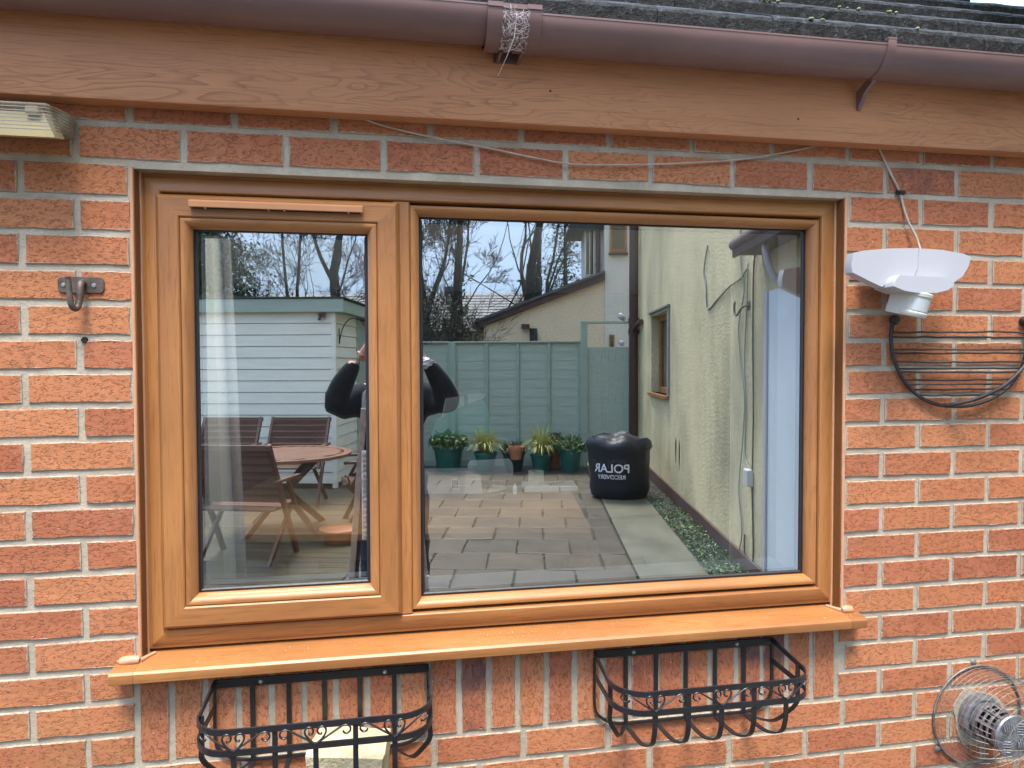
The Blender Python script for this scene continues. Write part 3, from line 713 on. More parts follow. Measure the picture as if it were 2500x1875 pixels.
# ------------------------------------------------------------------ things fixed to the wall
# old floodlight tucked under the fascia, far left
fl = thing('flood_light', 'old grey floodlight with a ribbed clear cover under the left end of the fascia', 'wall light', (-0.21, -0.06, 0.056))
flo = Vector((-0.21, -0.06, 0.05))
b = MB(); b.box(-.345, -.112, -.030, -.001, .050, .100); b.build('housing', 'lamp_body', fl, loc=tuple(-flo), bevel=.006)
b = MB()
top = [(-.345, .101), (-.080, .101)]; 
b.v = [(-.350, -.028, .098), (-.104, -.028, .098), (-.104, -.028, .046), (-.350, -.028, .046), (-.345, -.118, .090), (-.118, -.118, .090), (-.105, -.112, .028), (-.345, -.112, .028)]
b.f = [(4, 5, 6, 7), (0, 1, 5, 4), (1, 2, 6, 5), (3, 7, 6, 2), (0, 4, 7, 3)]
cov = b.build('cover', 'cover', fl, loc=tuple(-flo), bevel=.006)
b = MB()
for k in range(8):
    z = .036+.0072*k; t = (z-.028)/.062
    x1 = -.105-.013*t; y1 = -.1135-.006*t
    b.strip([(-.345, y1, z), (x1-.004, y1, z), (x1+.002, y1+.004, z), (-.106, -.030, max(z+.003, .052))], .0013, .0016)
b.build('cover_rib', 'lamp_body', cov)
b = MB(); b.v = [(-.345, -.060, .088), (-.150, -.060, .088), (-.118, -.085, .030), (-.345, -.085, .030), (-.345, -.032, .090), (-.140, -.032, .090), (-.118, -.040, .040), (-.345, -.040, .040)]
b.f = [(0, 1, 2, 3), (0, 4, 5, 1), (1, 5, 6, 2), (3, 2, 6, 7)]
b.build('reflector', 'lamp_inner', fl, loc=tuple(-flo))
b = MB(); b.box(-.178, -.152, -.078, -.050, .080, .096); b.build('lamp_holder', 'lamp_inner', fl, loc=tuple(-flo), bevel=.003)
# iron hook
hk = thing('wall_hook', 'brown iron hook on a rounded plate screwed to the brick', 'hook', (-0.107, 0, -0.262))
hko = Vector((-.107, 0, -.262))
b = MB()
pl = []
for cx, cz, a0 in ((-.0720, -.0185+.262-.262, 0),): pass
rr = .010; xs0, xs1, zs0, zs1 = -.154, -.060, -.279, -.243
for cx, cz, a0 in ((xs1-rr, zs1-rr, 0), (xs0+rr, zs1-rr, 90), (xs0+rr, zs0+rr, 180), (xs1-rr, zs0+rr, 270)):
    for k in range(5): a = R(a0+22.5*k); pl.append((cx+rr*math.cos(a), cz+rr*math.sin(a)))
b.prism(pl, -.004, .0015, 'y'); b.build('plate', 'old_iron', hk, loc=tuple(-hko), bevel=.001)
pth = smooth_path([(-.103, -.004, -.258), (-.103, -.012, -.258), (-.102, -.019, -.268), (-.102, -.022, -.290), (-.104, -.028, -.310), (-.107, -.036, -.316), (-.111, -.043, -.308), (-.113, -.045, -.285), (-.115, -.045, -.258), (-.116, -.047, -.248)], 5)
b = MB(); b.tube(pth, [.0085*(1-.35*k/(len(pth)-1)) for k in range(len(pth))], 10); b.build('hook_arm', 'old_iron', hk, 60, loc=tuple(-hko))
for x in (-.142, -.080):
    b = MB(); b.lathe([(0, -.0062), (.004, -.0060), (.0052, -.004)], 12, (x, 0, -.262), 'y'); b.box(x-.004, x+.004, -.0066, -.0058, -.2626, -.2614); b.build('screw', 'zinc', hk, 40, loc=tuple(-hko))
# white twin security light
sc_ = thing('security_light', 'white twin-head security light with motion sensor on the right-hand brickwork', 'security light', (1.92, 0, -0.22))
sco = Vector((1.92, 0, -.22))
def lamp_head(outline, y0, y1, name='lamp_head', m='white_plastic', shrink=.86):
    n = len(outline); cx = sum(p[0] for p in outline)/n; cz = sum(p[1] for p in outline)/n; b_ = MB()
    for y, s in ((y0, 1.0), (y1+.004, 1.0), (y1+.0012, .994), (y1, .984)):
        for x, z in outline: b_.v.append((cx+(x-cx)*s, y, cz+(z-cz)*s))
    for k in range(3):
        for e in range(n): b_.f.append((k*n+e, k*n+(e+1) % n, (k+1)*n+(e+1) % n, (k+1)*n+e))
    b_.f.append(tuple(3*n+e for e in range(n))); b_.f.append(tuple(reversed(range(n))))
    return b_.build(name, m, sc_, 30, loc=tuple(-sco))
lamp_head([(1.727, -.160), (1.760, -.153), (1.830, -.146), (1.9134, -.1435), (1.9104, -.195), (1.8994, -.2225), (1.832, -.2245), (1.808, -.246), (1.770, -.231), (1.722, -.210), (1.7195, -.190)], -.072, -.100)
lamp_head([(1.914, -.1435), (1.985, -.1455), (2.045, -.1535), (2.071, -.161), (2.062, -.190), (2.045, -.214), (2.018, -.231), (1.992, -.244), (1.978, -.2265), (1.902, -.2230), (1.911, -.195)], -.072, -.098)
lamp_head([(1.826, -.222), (1.832, -.2185), (1.985, -.2215), (1.992, -.228), (1.988, -.243), (1.972, -.254), (1.94, -.2615), (1.89, -.2635), (1.845, -.2575), (1.815, -.247), (1.816, -.236)], -.060, -.132, 'mount')
b = MB(); b.lathe([(0, -.03), (.035, -.03), (.035, 0)], 20, (1.90, 0, -.205), 'y'); b.build('wall_box', 'white_plastic', sc_, 40, loc=tuple(-sco))
# sensor: rounded drum tilted forward
b = MB(); b.prism([(1.80, -.170), (1.99, -.170), (1.96, -.235), (1.84, -.235)], -.073, -.02, 'y'); b.build('rear_housing', 'lamp_body', sc_, 40, loc=tuple(-sco), bevel=.008)
se_ = MB(); prof_ = []
se_.lathe([(0, .033), (.033, .033), (.0365, .030), (.0365, .022), (.034, .020), (.034, -.018), (.0365, -.020), (.0365, -.027), (.034, -.031), (0, -.031)], 28)
se_.box(-.034, .034, 0.0, .050, -.031, .033)
sens = se_.build('sensor', 'cream_plastic', sc_, 40, loc=tuple(Vector((1.905, -.095, -.288))-sco), rot=(R(14), R(6), R(20)))
ln_ = MB(); pts = [(.0348*math.cos(R(a)), .0348*math.sin(R(a))) for a in range(205, 331, 9)]
for z in (-.015, .017): ln_.v += [(x, y, z) for x, y in pts]
n = len(pts); ln_.f = [(k, k+1, n+k+1, n+k) for k in range(n-1)]
ln_.build('sensor_lens', 'lens_grey', sens, 40)
b = MB(); b.tube([(1.90, -.06, -.255), (1.905, -.085, -.262)], .014, 12); b.build('sensor_joint', 'cream_plastic', sc_, 40, loc=tuple(-sco))
# cables
b = MB(); b.tube(smooth_path([(1.862, -.004, .150), (1.880, -.006, .112), (1.905, -.006, .068), (1.932, -.005, .022), (1.944, -.006, -.02), (1.955, -.012, -.06), (1.972, -.02, -.10), (1.975, -.035, -.145)], 6), .0030, 7)
ca = tag(b.build('cable', 'cable', smooth=60), 'pale cable dropping from the fascia to the white security light', 'cable')
b = MB(); b.box(1.921, 1.945, -.011, -.002, .0165, .0275); b.lathe([(0, -.016), (.004, -.016), (.004, -.01)], 8, (1.928, 0, .022), 'y'); b.build('cable_clip', 'black_plastic', ca, bevel=.001)
b = MB(); b.tube(smooth_path([(.470, -.004, .150), (.540, -.008, .128), (.60, -.008, .1145), (.700, -.008, .098), (.815, -.008, .0825), (.92, -.008, .066), (1.01, -.008, .0555), (1.12, -.008, .058), (1.235, -.008, .0650), (1.35, -.008, .075), (1.459, -.007, .0875), (1.60, -.006, .115), (1.74, -.004, .150)], 5), .0022, 6)
tag(b.build('cable', 'cable', smooth=60), 'thin pale wire sagging across the bricks above the window', 'cable')
# half-round wire basket at the right edge
wb_ = thing('wire_basket', 'black half-round wire hay basket hooked on the bricks below the security light', 'wire basket', (2.1, -0.03, -0.45))
wo_ = Vector((2.1, -.03, -.45))
UP = smooth_path([(1.912, -.012, -.322), (1.907, -.012, -.345), (1.905, -.012, -.372), (1.910, -.012, -.410), (1.925, -.012, -.452), (1.952, -.012, -.495), (1.992, -.012, -.530), (2.045, -.012, -.553), (2.10, -.012, -.560), (2.16, -.012, -.558), (2.225, -.012, -.540), (2.278, -.012, -.508), (2.315, -.012, -.462), (2.334, -.012, -.415), (2.340, -.012, -.372), (2.338, -.012, -.345), (2.333, -.012, -.322)], 4)
b = MB(); b.tube(UP, .0050, 8); b.build('back_frame', 'rusty_black', wb_, 60, loc=tuple(-wo_))
FR = smooth_path([(2.338, -.012, -.35), (2.318, -.05, -.375), (2.278, -.085, -.410), (2.225, -.105, -.455), (2.172, -.095, -.505), (2.125, -.055, -.540), (2.075, -.014, -.557)], 5)
b = MB(); b.tube(FR, .0052, 8); b.build('front_bow', 'rusty_black', wb_, 60, loc=tuple(-wo_))
for s_x in (1.918, 2.330):
    b = MB(); b.lathe([(0, -.020), (.010, -.018), (.014, -.010), (.011, -.001)], 12, (s_x, 0, -.322), 'y'); b.build('fixing_eye', 'rusty_black', wb_, 50, loc=tuple(-wo_))
rr_ = random.Random(2)
def xl(zz): return min(UP, key=lambda p: abs(p[2]-zz) if p[0] < 2.1 else 9)[0]
for k, z in enumerate((-.357, -.369, -.404, -.413, -.437, -.455, -.465, -.487, -.498, -.513, -.528)):
    xa = xl(z); xb = min(2.338, 4.243-xa); b = MB(); sag = 0 if k % 2 else .095*(1-max(0, (-z-.44))/.16)
    b.tube([(xa+(xb-xa)*t/12, -.014-sag*math.sin(math.pi*t/12)**.8*(0.30+0.7*t/12)+rr_.uniform(-.001, .001), z+rr_.uniform(-.0013, .0013)) for t in range(13)], .0027, 7)
    b.build('front_bar' if sag else 'back_bar', 'rusty_black', wb_, 60, loc=tuple(-wo_))

# two wrought-iron window-box planters under the sill
def scroll(cx, cz, flip, kind):
    """one leg of a heart: from the base up the outside and curling in; kind 0 heart, 1 outer diagonal"""
    s = -1 if flip else 1
    if kind == 0: pts = [(0, -.020), (.012, -.010), (.020, .001), (.0215, .010), (.0165, .0165), (.0095, .0165), (.0045, .0105), (.0055, .0035), (.0105, .001), (.0130, .0035)]
    else: pts = [(0, -.020), (.022, -.006), (.045, .0085), (.054, .0140), (.0625, .0160), (.0700, .0120), (.0715, .0040), (.0660, -.0020), (.0590, -.0010), (.0565, .0035)]
    return smooth_path([(cx+s*x, 0, cz+z) for x, z in pts], 4)
def front_pt(x):
    """plan of the bowed front: y for a given x in 0..0.495"""
    r = .075; D = .205
    if x < r: return -(D-r)-math.sqrt(max(0, r*r-(r-x)**2))
    if x > .495-r: return -(D-r)-math.sqrt(max(0, r*r-(x-(.495-r))**2))
    return -D
def planter(x, label):
    t = thing('wall_planter', label, 'wall planter', (x, -.004, -1.17), 0, 'black iron hayrack planters under the sill')
    b = MB(); b.box(0, .495, -.006, 0, -.0185, 0); b.build('top_rail', 'black_iron', t, bevel=.001)
    outl = [(.002, -.003, -.0185)]+smooth_path([(.002, -.003, -.06), (.002, -.003, -.135), (.012, -.003, -.165), (.045, -.003, -.188), (.085, -.003, -.194)], 5)+smooth_path([(.41, -.003, -.194), (.45, -.003, -.188), (.483, -.003, -.165), (.493, -.003, -.135), (.493, -.003, -.06), (.493, -.003, -.0185)], 5)
    b = MB(); b.strip(outl, .006, .007); b.build('back_frame', 'black_iron', t)
    for k in range(5):
        xx = .0855+.0817*k; b = MB(); b.box(xx-.0055, xx+.0055, -.0055, -.0008, -.192, -.0185); b.build('back_bar', 'black_iron', t, bevel=.001)
    for xx in (.105, .39):
        b = MB(); b.lathe([(0, -.0105), (.004, -.0095), (.0055, -.0062)], 10, (xx, 0, -.009), 'y'); b.build('screw', 'zinc', t, 40)
    for name, z0, zf in (('front_rail', -.006, -.022), ('lower_rail', -.062, -.066)):
        pts = [(.002, -.004, z0)]
        for k in range(8): a = k/7; pts.append((.002+.0*a, -.004-(.126)*a, z0+(zf-z0)*a))
        pts = [(.002, -.004, z0), (.001, -.065, z0+(zf-z0)*.5)]
        for k in range(9): a = R(180+90*k/8); pts.append((.075+.075*math.cos(a), -.130+.075*math.sin(a), zf))
        for k in range(9): a = R(270+90*k/8); pts.append((.420+.075*math.cos(a), -.130+.075*math.sin(a), zf))
        pts += [(.494, -.065, z0+(zf-z0)*.5), (.493, -.004, z0)]
        b = MB(); b.sweep(pts, lambda k, t_: [(-.002, -.0065), (.002, -.0065), (.002, .0065), (-.002, .0065)]); b.build(name, 'black_iron', t)
    for k in range(7):
        xx = (.004, .0855, .1672, .2489, .3306, .4123, .491)[k]
        full = k in (2, 4) or k in (0, 6)
        zt = -.022 if full else -.066
        yf = front_pt(xx) if k not in (0, 6) else -.128
        sp = [(xx, yf+.003, zt), (xx, yf+.003, -.085), (xx, yf+.006, -.118), (xx, yf+.024, -.153), (xx, yf*.62, -.182), (xx+(0), yf*.36, -.193), (xx, -.012, -.196)]
        if k == 0: sp = [(p[0]+.075*max(0, (j-2)/4), p[1], p[2]) for j, p in enumerate(sp)]
        if k == 6: sp = [(p[0]-.075*max(0, (j-2)/4), p[1], p[2]) for j, p in enumerate(sp)]
        b = MB(); P_ = smooth_path(sp, 5)
        b.sweep(P_, lambda k_, t_: [(-.0055, -.002), (.0055, -.002), (.0055, .002), (-.0055, .002)]); b.build('rib', 'black_iron', t)
    for cx in (.0855, .2489, .4123):
        for kind in (0, 1):
            for flip in (0, 1):
                P_ = scroll(cx, -.043, flip, kind)
                P_ = [(min(.489, max(.006, p[0])), front_pt(min(.489, max(.006, p[0])))-.001, p[2]) for p in P_]
                b = MB(); b.tube(P_, .0021, 6); b.build('heart_scroll' if kind == 0 else 'side_scroll', 'black_iron', t, 60)
    return t
p1 = planter(0.158, 'black iron hayrack planter holding a stone block, left of the two below the sill')
p2 = copy_tree(p1); p2.location.x = 1.071; p2['label'] = 'empty black iron hayrack planter, right of the two below the sill'
# buff stone block lying in the left planter
b = MB(); bm = bmesh.new(); bmesh.ops.create_cube(bm, size=1.0); bmesh.ops.subdivide_edges(bm, edges=bm.edges[:], cuts=5, use_grid_fill=True)
for v in bm.verts:
    p = Vector(v.co); q = p.normalized()*.62; p = p.lerp(q, .16)
    nn = mnoise.noise(p*3.1+Vector((3, 1, 7)))*.07+mnoise.noise(p*9.0)*.022
    if p.z > .25: nn += .03*p.x
    v.co = Vector((p.x*.172, p.y*.120, p.z*.140))*(1+nn)
me = bpy.data.meshes.new('stone_block'); bm.to_mesh(me); bm.free(); me.shade_smooth(); me.set_sharp_from_angle(angle=R(28))
o = obj('stone_block', me, 'stone', None, (0.466, -.095, -1.362), (R(4), R(3), R(-9))); tag(o, 'rough buff stone block sitting in the left iron planter', 'stone block')

# boiler flue and its guard, bottom right
FLX, FLZ = 2.203, -1.440
fu = thing('boiler_flue', 'galvanised boiler flue pipe with slotted end cap poking out of the brickwork', 'flue', (FLX, 0, FLZ))
b = MB(); b.lathe([(.053, 0), (.063, -.002), (.066, -.010), (.063, -.026), (.0555, -.030), (.053, -.030)], 32, axis='y'); b.build('collar', 'steel', fu, 40)
b = MB(); b.lathe([(.050, .05), (.050, -.052)], 32, axis='y'); b.build('pipe', 'steel', fu, 40)
b = MB(); b.lathe([(.038, .05), (.038, -.116)], 24, axis='y'); b.build('inner_liner', 'near_black', fu, 40)
cage = MB()
for k in range(9):
    a = 2*math.pi*k/9
    pts = [(.051*math.cos(a), -.050-.070*t/4, .051*math.sin(a)) for t in range(5)]
    cage.sweep(pts, lambda k_, t_: [(-.0055, -.001), (.0055, -.001), (.0055, .001), (-.0055, .001)])
for y in (-.052, -.070, -.088, -.106): cage.lathe([(.0515, y+.004), (.0525, y), (.0515, y-.004), (.050, y)], 32, axis='y')
cage.build('slotted_sleeve', 'steel', fu, 40)
cap = MB(); cap.lathe([(.050, -.112), (.0575, -.114), (.0585, -.120), (.056, -.124), (0, -.125)], 36, axis='y'); cp = cap.build('end_cap', 'steel', fu, 40)
lv = MB()
for qx, qz, hor in ((-.022, .022, 0), (.022, .022, 1), (-.022, -.022, 1), (.022, -.022, 0)):
    for j in range(5):
        d = -.014+.007*j; L = .0165 if abs(d) < .012 else .012
        c_ = (qx+(0 if hor else d), -.1255, qz+(d if hor else 0)); e_ = (L, 0, 0) if hor else (0, 0, L)
        if math.hypot(c_[0], c_[2]) > .045: continue
        lv.tube([(c_[0]-e_[0], -.1250, c_[2]-e_[2]), (c_[0], -.1300, c_[2]), (c_[0]+e_[0], -.1250, c_[2]+e_[2])], [.0010, .0022, .0010], 6)
lv.build('cap_louvre', 'zinc', cp, 40)
gd = thing('flue_guard', 'round bare wire terminal guard caging the boiler flue', 'flue guard', (FLX, 0, FLZ))
GRr, GD = .142, .150
b = MB(); b.tube([(GRr*math.cos(2*math.pi*k/40), -.004, GRr*math.sin(2*math.pi*k/40)) for k in range(40)], .0030, 8, True); b.build('rim', 'wire', gd, 60)
def dome(u_, a):  # u 0 rim .. 1 centre
    if u_ < .55: return (GRr*math.cos(a), -.004-GD*u_/.55*.85, GRr*math.sin(a))
    t = (u_-.55)/.45; r = GRr*math.cos(t*math.pi/2); return (r*math.cos(a), -.004-GD*(.85+.35*math.sin(t*math.pi/2)), r*math.sin(a))
b = MB()
for k in range(56):
    a = 2*math.pi*k/56; stop = 1.0 if k % 4 == 0 else (.86 if k % 2 == 0 else .72)
    b.tube([dome(j/14*stop, a) for j in range(15)], .0006, 4)
for u_ in (.06, .12, .18, .24, .30, .36, .42, .48, .54, .62, .69, .76, .83, .90):
    b.tube([dome(u_, 2*math.pi*k/44) for k in range(44)], .0006, 4, True)
b.build('wire_mesh', 'wire', gd, 60)
for a in (95, 215, 335):
    x, z = (GRr+.010)*math.cos(R(a)), (GRr+.010)*math.sin(R(a)); b = MB()
    b.lathe([(0, -.006), (.006, -.005), (.010, -.001)], 10, (x, 0, z), 'y'); b.obox((x, -.003, z), (x*.92, -.004, z*.92), .010, .003, (0, 1, 0)); b.build('fixing_lug', 'wire', gd, 40)

# ------------------------------------------------------------------ the garden that the panes mirror
def ything(name, label, cat, u, v, z=GR, group=None): return thing(name, label, cat, yp(u, v, z), YA, group)
# local frame of a garden thing: x = along the fence, y = towards the window, z = up
patio = MB(); patio.box(-6.5, 1.675, -9.2, -.35, -.05, -.010)
pat = struct(patio.build('patio', 'joint', None, loc=(0, 0, GR), rot=(0, 0, YA)))
pvm = []
for i in range(5):
    rnd = random.Random(i+40); m_ = MB(); w_, h_ = .2185, .2185
    rim = [(-w_, -h_), (0, -h_), (w_, -h_), (w_, 0), (w_, h_), (0, h_), (-w_, h_), (-w_, 0)]
    rim = [(x+rnd.uniform(-.009, .009), y+rnd.uniform(-.009, .009)) for x, y in rim]
    for s_, z in ((1, -.02), (1, -.004), (.965, 0)): m_.v += [(x*s_, y*s_, z+rnd.uniform(-.001, .001)) for x, y in rim]
    for k in range(2):
        for e in range(8): m_.f.append((k*8+e, k*8+(e+1) % 8, (k+1)*8+(e+1) % 8, (k+1)*8+e))
    m_.f.append(tuple(16+e for e in range(8))); me = m_.mesh('paver'); me.materials.append(M['paver']); pvm.append(me)
weeds = MB()
def blade(mb, p, d, L, w, rnd):
    p = Vector(p); d = Vector(d).normalized(); s_ = d.cross(Vector((rnd.uniform(-1, 1), rnd.uniform(-1, 1), .2))).normalized()*w
    q = p+d*L*.6; r_ = p+d*L+Vector((d.x, d.y, -abs(d.z)*.4))*L*.35
    i = len(mb.v); mb.v += [tuple(p-s_), tuple(p+s_), tuple(q+s_*.8), tuple(q-s_*.8), tuple(r_)]; mb.f += [(i, i+1, i+2, i+3), (i+3, i+2, i+4)]
rw = random.Random(12)
for r_ in range(19):
    for c_ in range(-5, 6):
        u = 1.445-.45*(c_+4)-(.225 if r_ % 2 else 0)+.0
        v = .62+.45*r_
        half = u > 1.46
        if half: u = 1.56
        if u < -2.2 or u > 1.60 or v > 8.9: continue
        if u < -.68 and v < 6.95: continue
        if u < -1.35 and v > 6.8: continue
        o = bpy.data.objects.new('paver', random.choice(pvm)); COL.objects.link(o); o.parent = pat
        o.scale.x = .46 if half else 1.0
        o.location = (u, -v, random.uniform(-.002, .002)); o.rotation_euler = (random.uniform(-.006, .006), random.uniform(-.006, .006), random.choice((0, math.pi))+random.uniform(-.006, .006))
        if rw.random() < .45 and v < 7:
            for k in range(rw.randint(8, 26)): blade(weeds, (u+.225+rw.uniform(-.006, .006), -v+rw.uniform(-.15, .2), -.01), (rw.uniform(-.6, .6), rw.uniform(-.6, .6), 1), rw.uniform(.012, .04), .003, rw)
struct(weeds.build('joint_weeds', 'ivy', None, loc=(0, 0, GR), rot=(0, 0, YA)), 'stuff')
# mossy decking on the left
dk = MB(); dk.box(-5.4, -.47, -6.9, -2.3, -.045, -.006)
deck = struct(dk.build('decking', 'joint', None, loc=(0, 0, GR), rot=(0, 0, YA)))
pm = MB(); pm.box(-2.46, 2.46, -.066, .066, -.02, .012); pme = pm.mesh('deck_plank'); pme.materials.append(M['deck'])
for k in range(33):
    o = bpy.data.objects.new('deck_plank', pme); COL.objects.link(o); o.parent = deck; o.location = (-2.935, -2.37-.139*k, random.uniform(-.001, .001))
pa = MB(); pa.box(1.68, 2.20, -9.2, -.75, -.05, .006); struct(pa.build('path', 'path', None, loc=(0, 0, GR), rot=(0, 0, YA)))
ga = MB(); ga.box(2.205, 2.475, -9.2, -.75, -.05, -.004); struct(ga.build('gravel_bed', 'gravel', None, loc=(0, 0, GR), rot=(0, 0, YA)))
b = MB(); rw = random.Random(21)
for k in range(2600):
    v = rw.uniform(.9, 8.6); u = rw.uniform(2.20, 2.47); s_ = rw.uniform(.006, .014)
    b.v += [(u-s_, -v-s_*.7, 0), (u+s_, -v-s_*.8, 0), (u+s_*.8, -v+s_, 0), (u-s_*.8, -v+s_*.9, 0), (u, -v, s_*1.1)]; i = len(b.v)-5
    b.f += [(i, i+1, i+4), (i+1, i+2, i+4), (i+2, i+3, i+4), (i+3, i, i+4)]
struct(b.build('pebbles', 'gravel', None, loc=(0, 0, GR-.003), rot=(0, 0, YA)), 'stuff')
def leafquad(mb, p, s_, rnd, tilt=1.0):
    n = Vector((rnd.gauss(0, 1)*tilt, rnd.gauss(0, 1)*tilt, rnd.gauss(.4, 1))).normalized(); a = n.orthogonal().normalized(); b_ = n.cross(a)
    th = rnd.uniform(0, 6.28); a, b_ = a*math.cos(th)+b_*math.sin(th), b_*math.cos(th)-a*math.sin(th)
    p = Vector(p); i = len(mb.v)
    mb.v += [tuple(p-a*s_), tuple(p-b_*s_*.5), tuple(p+a*s_), tuple(p+b_*s_*.5)]; mb.f.append((i, i+1, i+2, i+3))
b = MB()
for k in range(5200):
    v = 1.0+abs(rw.gauss(0, 1))*2.3+.6
    if v > 6.6: continue
    leafquad(b, (rw.uniform(2.19, 2.47), -v, rw.uniform(.0, .075)*(1.4-v/8)), rw.uniform(.007, .018), rw, .8)
struct(b.build('ground_cover', 'ivy', None, loc=(0, 0, GR), rot=(0, 0, YA)), 'stuff')

# cream roughcast house along the right of the garden
UW = 2.48
hs = ything('rendered_house', 'cream roughcast house side wall with a small oak window, running along the concrete path', 'house', UW, 5.0)
def hb(mb, u0, u1, v0, v1, z0, z1): return mb.box(u0-UW, u1-UW, 5.0-v1, 5.0-v0, z0-GR, z1-GR)
b = MB(); WV0, WV1, WZ0, WZ1 = 6.52, 7.72, -.82, .19
for v0, v1, z0, z1 in ((.40, WV0, GR-.05, 5.2), (WV1, 9.0, GR-.05, 5.2), (WV0, WV1, GR-.05, WZ0), (WV0, WV1, WZ1, 5.2)): hb(b, UW, UW+.28, v0, v1, z0, z1)
hb(b, UW+.28, 6.5, .8, 9.0, GR-.05, 5.2); hw = b.build('wall', 'cream_render', hs)
b = MB(); hb(b, UW-.022, UW+.1, .50, 8.98, GR-.05, GR+.15); b.build('plinth', 'plinth', hs, bevel=.006)
b = MB(); hb(b, UW+.10, UW+.16, WV0, WV1, WZ0, WZ0+.07); hb(b, UW+.10, UW+.16, WV0, WV1, WZ1-.07, WZ1); hb(b, UW+.10, UW+.16, WV0, WV0+.07, WZ0+.07, WZ1-.07); hb(b, UW+.10, UW+.16, WV1-.07, WV1, WZ0+.07, WZ1-.07)
hb(b, UW+.10, UW+.16, 7.08, 7.16, WZ0+.07, WZ1-.07)
wf = b.build('window', 'oak', hs, bevel=.006)
b = MB(); hb(b, UW+.13, UW+.134, WV0+.07, 7.08, WZ0+.07, WZ1-.07); hb(b, UW+.13, UW+.134, 7.16, WV1-.07, WZ0+.07, WZ1-.07); b.build('pane', 'win_dark', wf)
b = MB(); hb(b, UW-.045, UW+.10, WV0-.05, WV1+.05, WZ0-.045, WZ0); b.build('window_sill', 'oak', wf, bevel=.006)
b = MB(); hb(b, UW-.035, UW+.10, WV0-.13, WV1+.13, WZ1+.035, WZ1+.058); hb(b, UW-.018, UW-.002, WV0-.10, WV0-.005, WZ0, WZ1+.035); b.build('lead_flashing', 'lead', wf)
b = MB(); hb(b, 2.30, UW-.002, .95, 3.16, .300, .345); hb(b, 2.285, 2.30, .95, 3.18, .285, .365); b.build('canopy', 'maroon', hs, bevel=.004)
b = MB(); b.tube([(2.300-UW, 5.0-v, .375-GR) for v in (3.18, 2.4, 1.6, .95)], .040, 14); b.build('canopy_gutter', 'gutter', hs, 50)
DPU, DPV = 2.395, 8.80
b = MB(); b.tube([(DPU-UW, 5.0-DPV, z-GR) for z in (GR, 0, 2, 5)], .070, 14); b.tube([(DPU-UW, 5.0-DPV, .16-GR), (DPU-UW, 5-DPV, .24-GR)], .084, 14); b.tube([(DPU-UW, 5-DPV, .0-GR), (DPU-UW, 5-DPV, .08-GR)], .084, 14)
b.tube(smooth_path([(DPU-UW, 5-DPV, -.02-GR), (DPU-UW+.005, 5-DPV+.10, .08-GR), (DPU-UW+.03, 5-DPV+.26, .14-GR), (DPU-UW+.055, 5-DPV+.40, .16-GR)], 4), .042, 12)
b.build('downpipe', 'maroon', hs, 50)
for (v, z, w_, h_, m_, nm) in ((6.05, -1.33, .035, .11, 'soil', 'stain'), (5.86, -1.36, .03, .13, 'soil', 'stain')):
    b = MB(); b.prism([(5.0-v-w_+.0, z-GR), (5.0-v-w_*.6, z-h_-GR), (5.0-v, z-h_*1.9-GR), (5.0-v+w_*.7, z-h_*.8-GR), (5-v+w_, z+h_*.3-GR), (5-v, z+h_*.7-GR)], -.003, .0, 'x'); b.build('bare_patch', 'old_iron' if v > 6 else 'maroon', hs)
b = MB(); hb(b, UW-.035, UW-.001, .95, 2.95, GR+.05, .03); pd = b.build('porch_door', 'door_blue', hs, bevel=.006); pd['label'] = 'pale blue-white porch door under the canopy'
b = MB(); hb(b, UW-.050, UW-.0355, 2.90, 2.95, GR+.05, .03); b.build('door_frame', 'white_plastic', pd, bevel=.004)
b = MB(); b.tube(smooth_path([(-.01, 5-2.62, .02-GR), (-.06, 5-2.62, .05-GR), (-.12, 5-2.62, .13-GR), (-.15, 5-2.62, .25-GR), (-.15, 5-2.62, .285-GR)], 5), .022, 8); b.build('canopy_bracket', 'white_plastic', hs, 50)
# fittings on that wall
b = MB(); b.box(-.085, 0, -.10, .10, -.075, .075); lamp2 = tag(b.build('bulkhead_lamp', 'bulkhead', None, loc=yp(UW, 2.78, .44), rot=(0, 0, YA), bevel=.02), 'pale bulkhead lamp on the cream wall above the canopy', 'wall light')
b = MB(); b.box(-.05, -.002, -.05, .05, -.06, .06); tag(b.build('junction_box', 'bulkhead', None, loc=yp(UW, 3.34, -1.26), rot=(0, 0, YA), bevel=.008), 'grey junction box low on the cream wall with cables hanging from it', 'junction box')
b = MB(); b.prism([(-.03, -.03), (.03, -.03), (.03, .03), (-.03, .03)], -.006, 0, 'x'); b.tube(smooth_path([(-.004, .01, .0), (-.05, .01, -.01), (-.075, .0, -.05), (-.085, -.02, -.07), (-.09, -.05, -.05), (-.09, -.06, .0), (-.09, -.045, .03)], 4), .008, 8)
tag(b.build('wall_hook', 'old_iron', None, 50, loc=yp(UW, 3.43, -.02), rot=(0, 0, YA)), 'dark curled iron hook on the cream house wall', 'hook')
def wallcable(pts, r, label, m='lead'):
    P_ = [yp(UW-.008-.006*random.random(), v, z) for v, z in pts]; b_ = MB(); b_.tube(smooth_path(P_, 5), r, 6); tag(b_.build('cable', m, None, 60), label, 'cable')
wallcable([(4.62, .62), (4.75, .40), (4.66, .25), (4.62, .05), (4.30, .10), (3.9, .17), (3.6, .20), (3.45, .25)], .007, 'thick grey cable stepping down and across the top of the cream wall')
wallcable([(3.62, .62), (3.60, .3), (3.52, .1), (3.64, -.15), (3.60, -.40), (3.48, -.70), (3.52, -1.0), (3.62, -1.4), (3.52, -1.7), (3.66, -1.95)], .005, 'thin looping cable hanging furthest left down the cream wall')
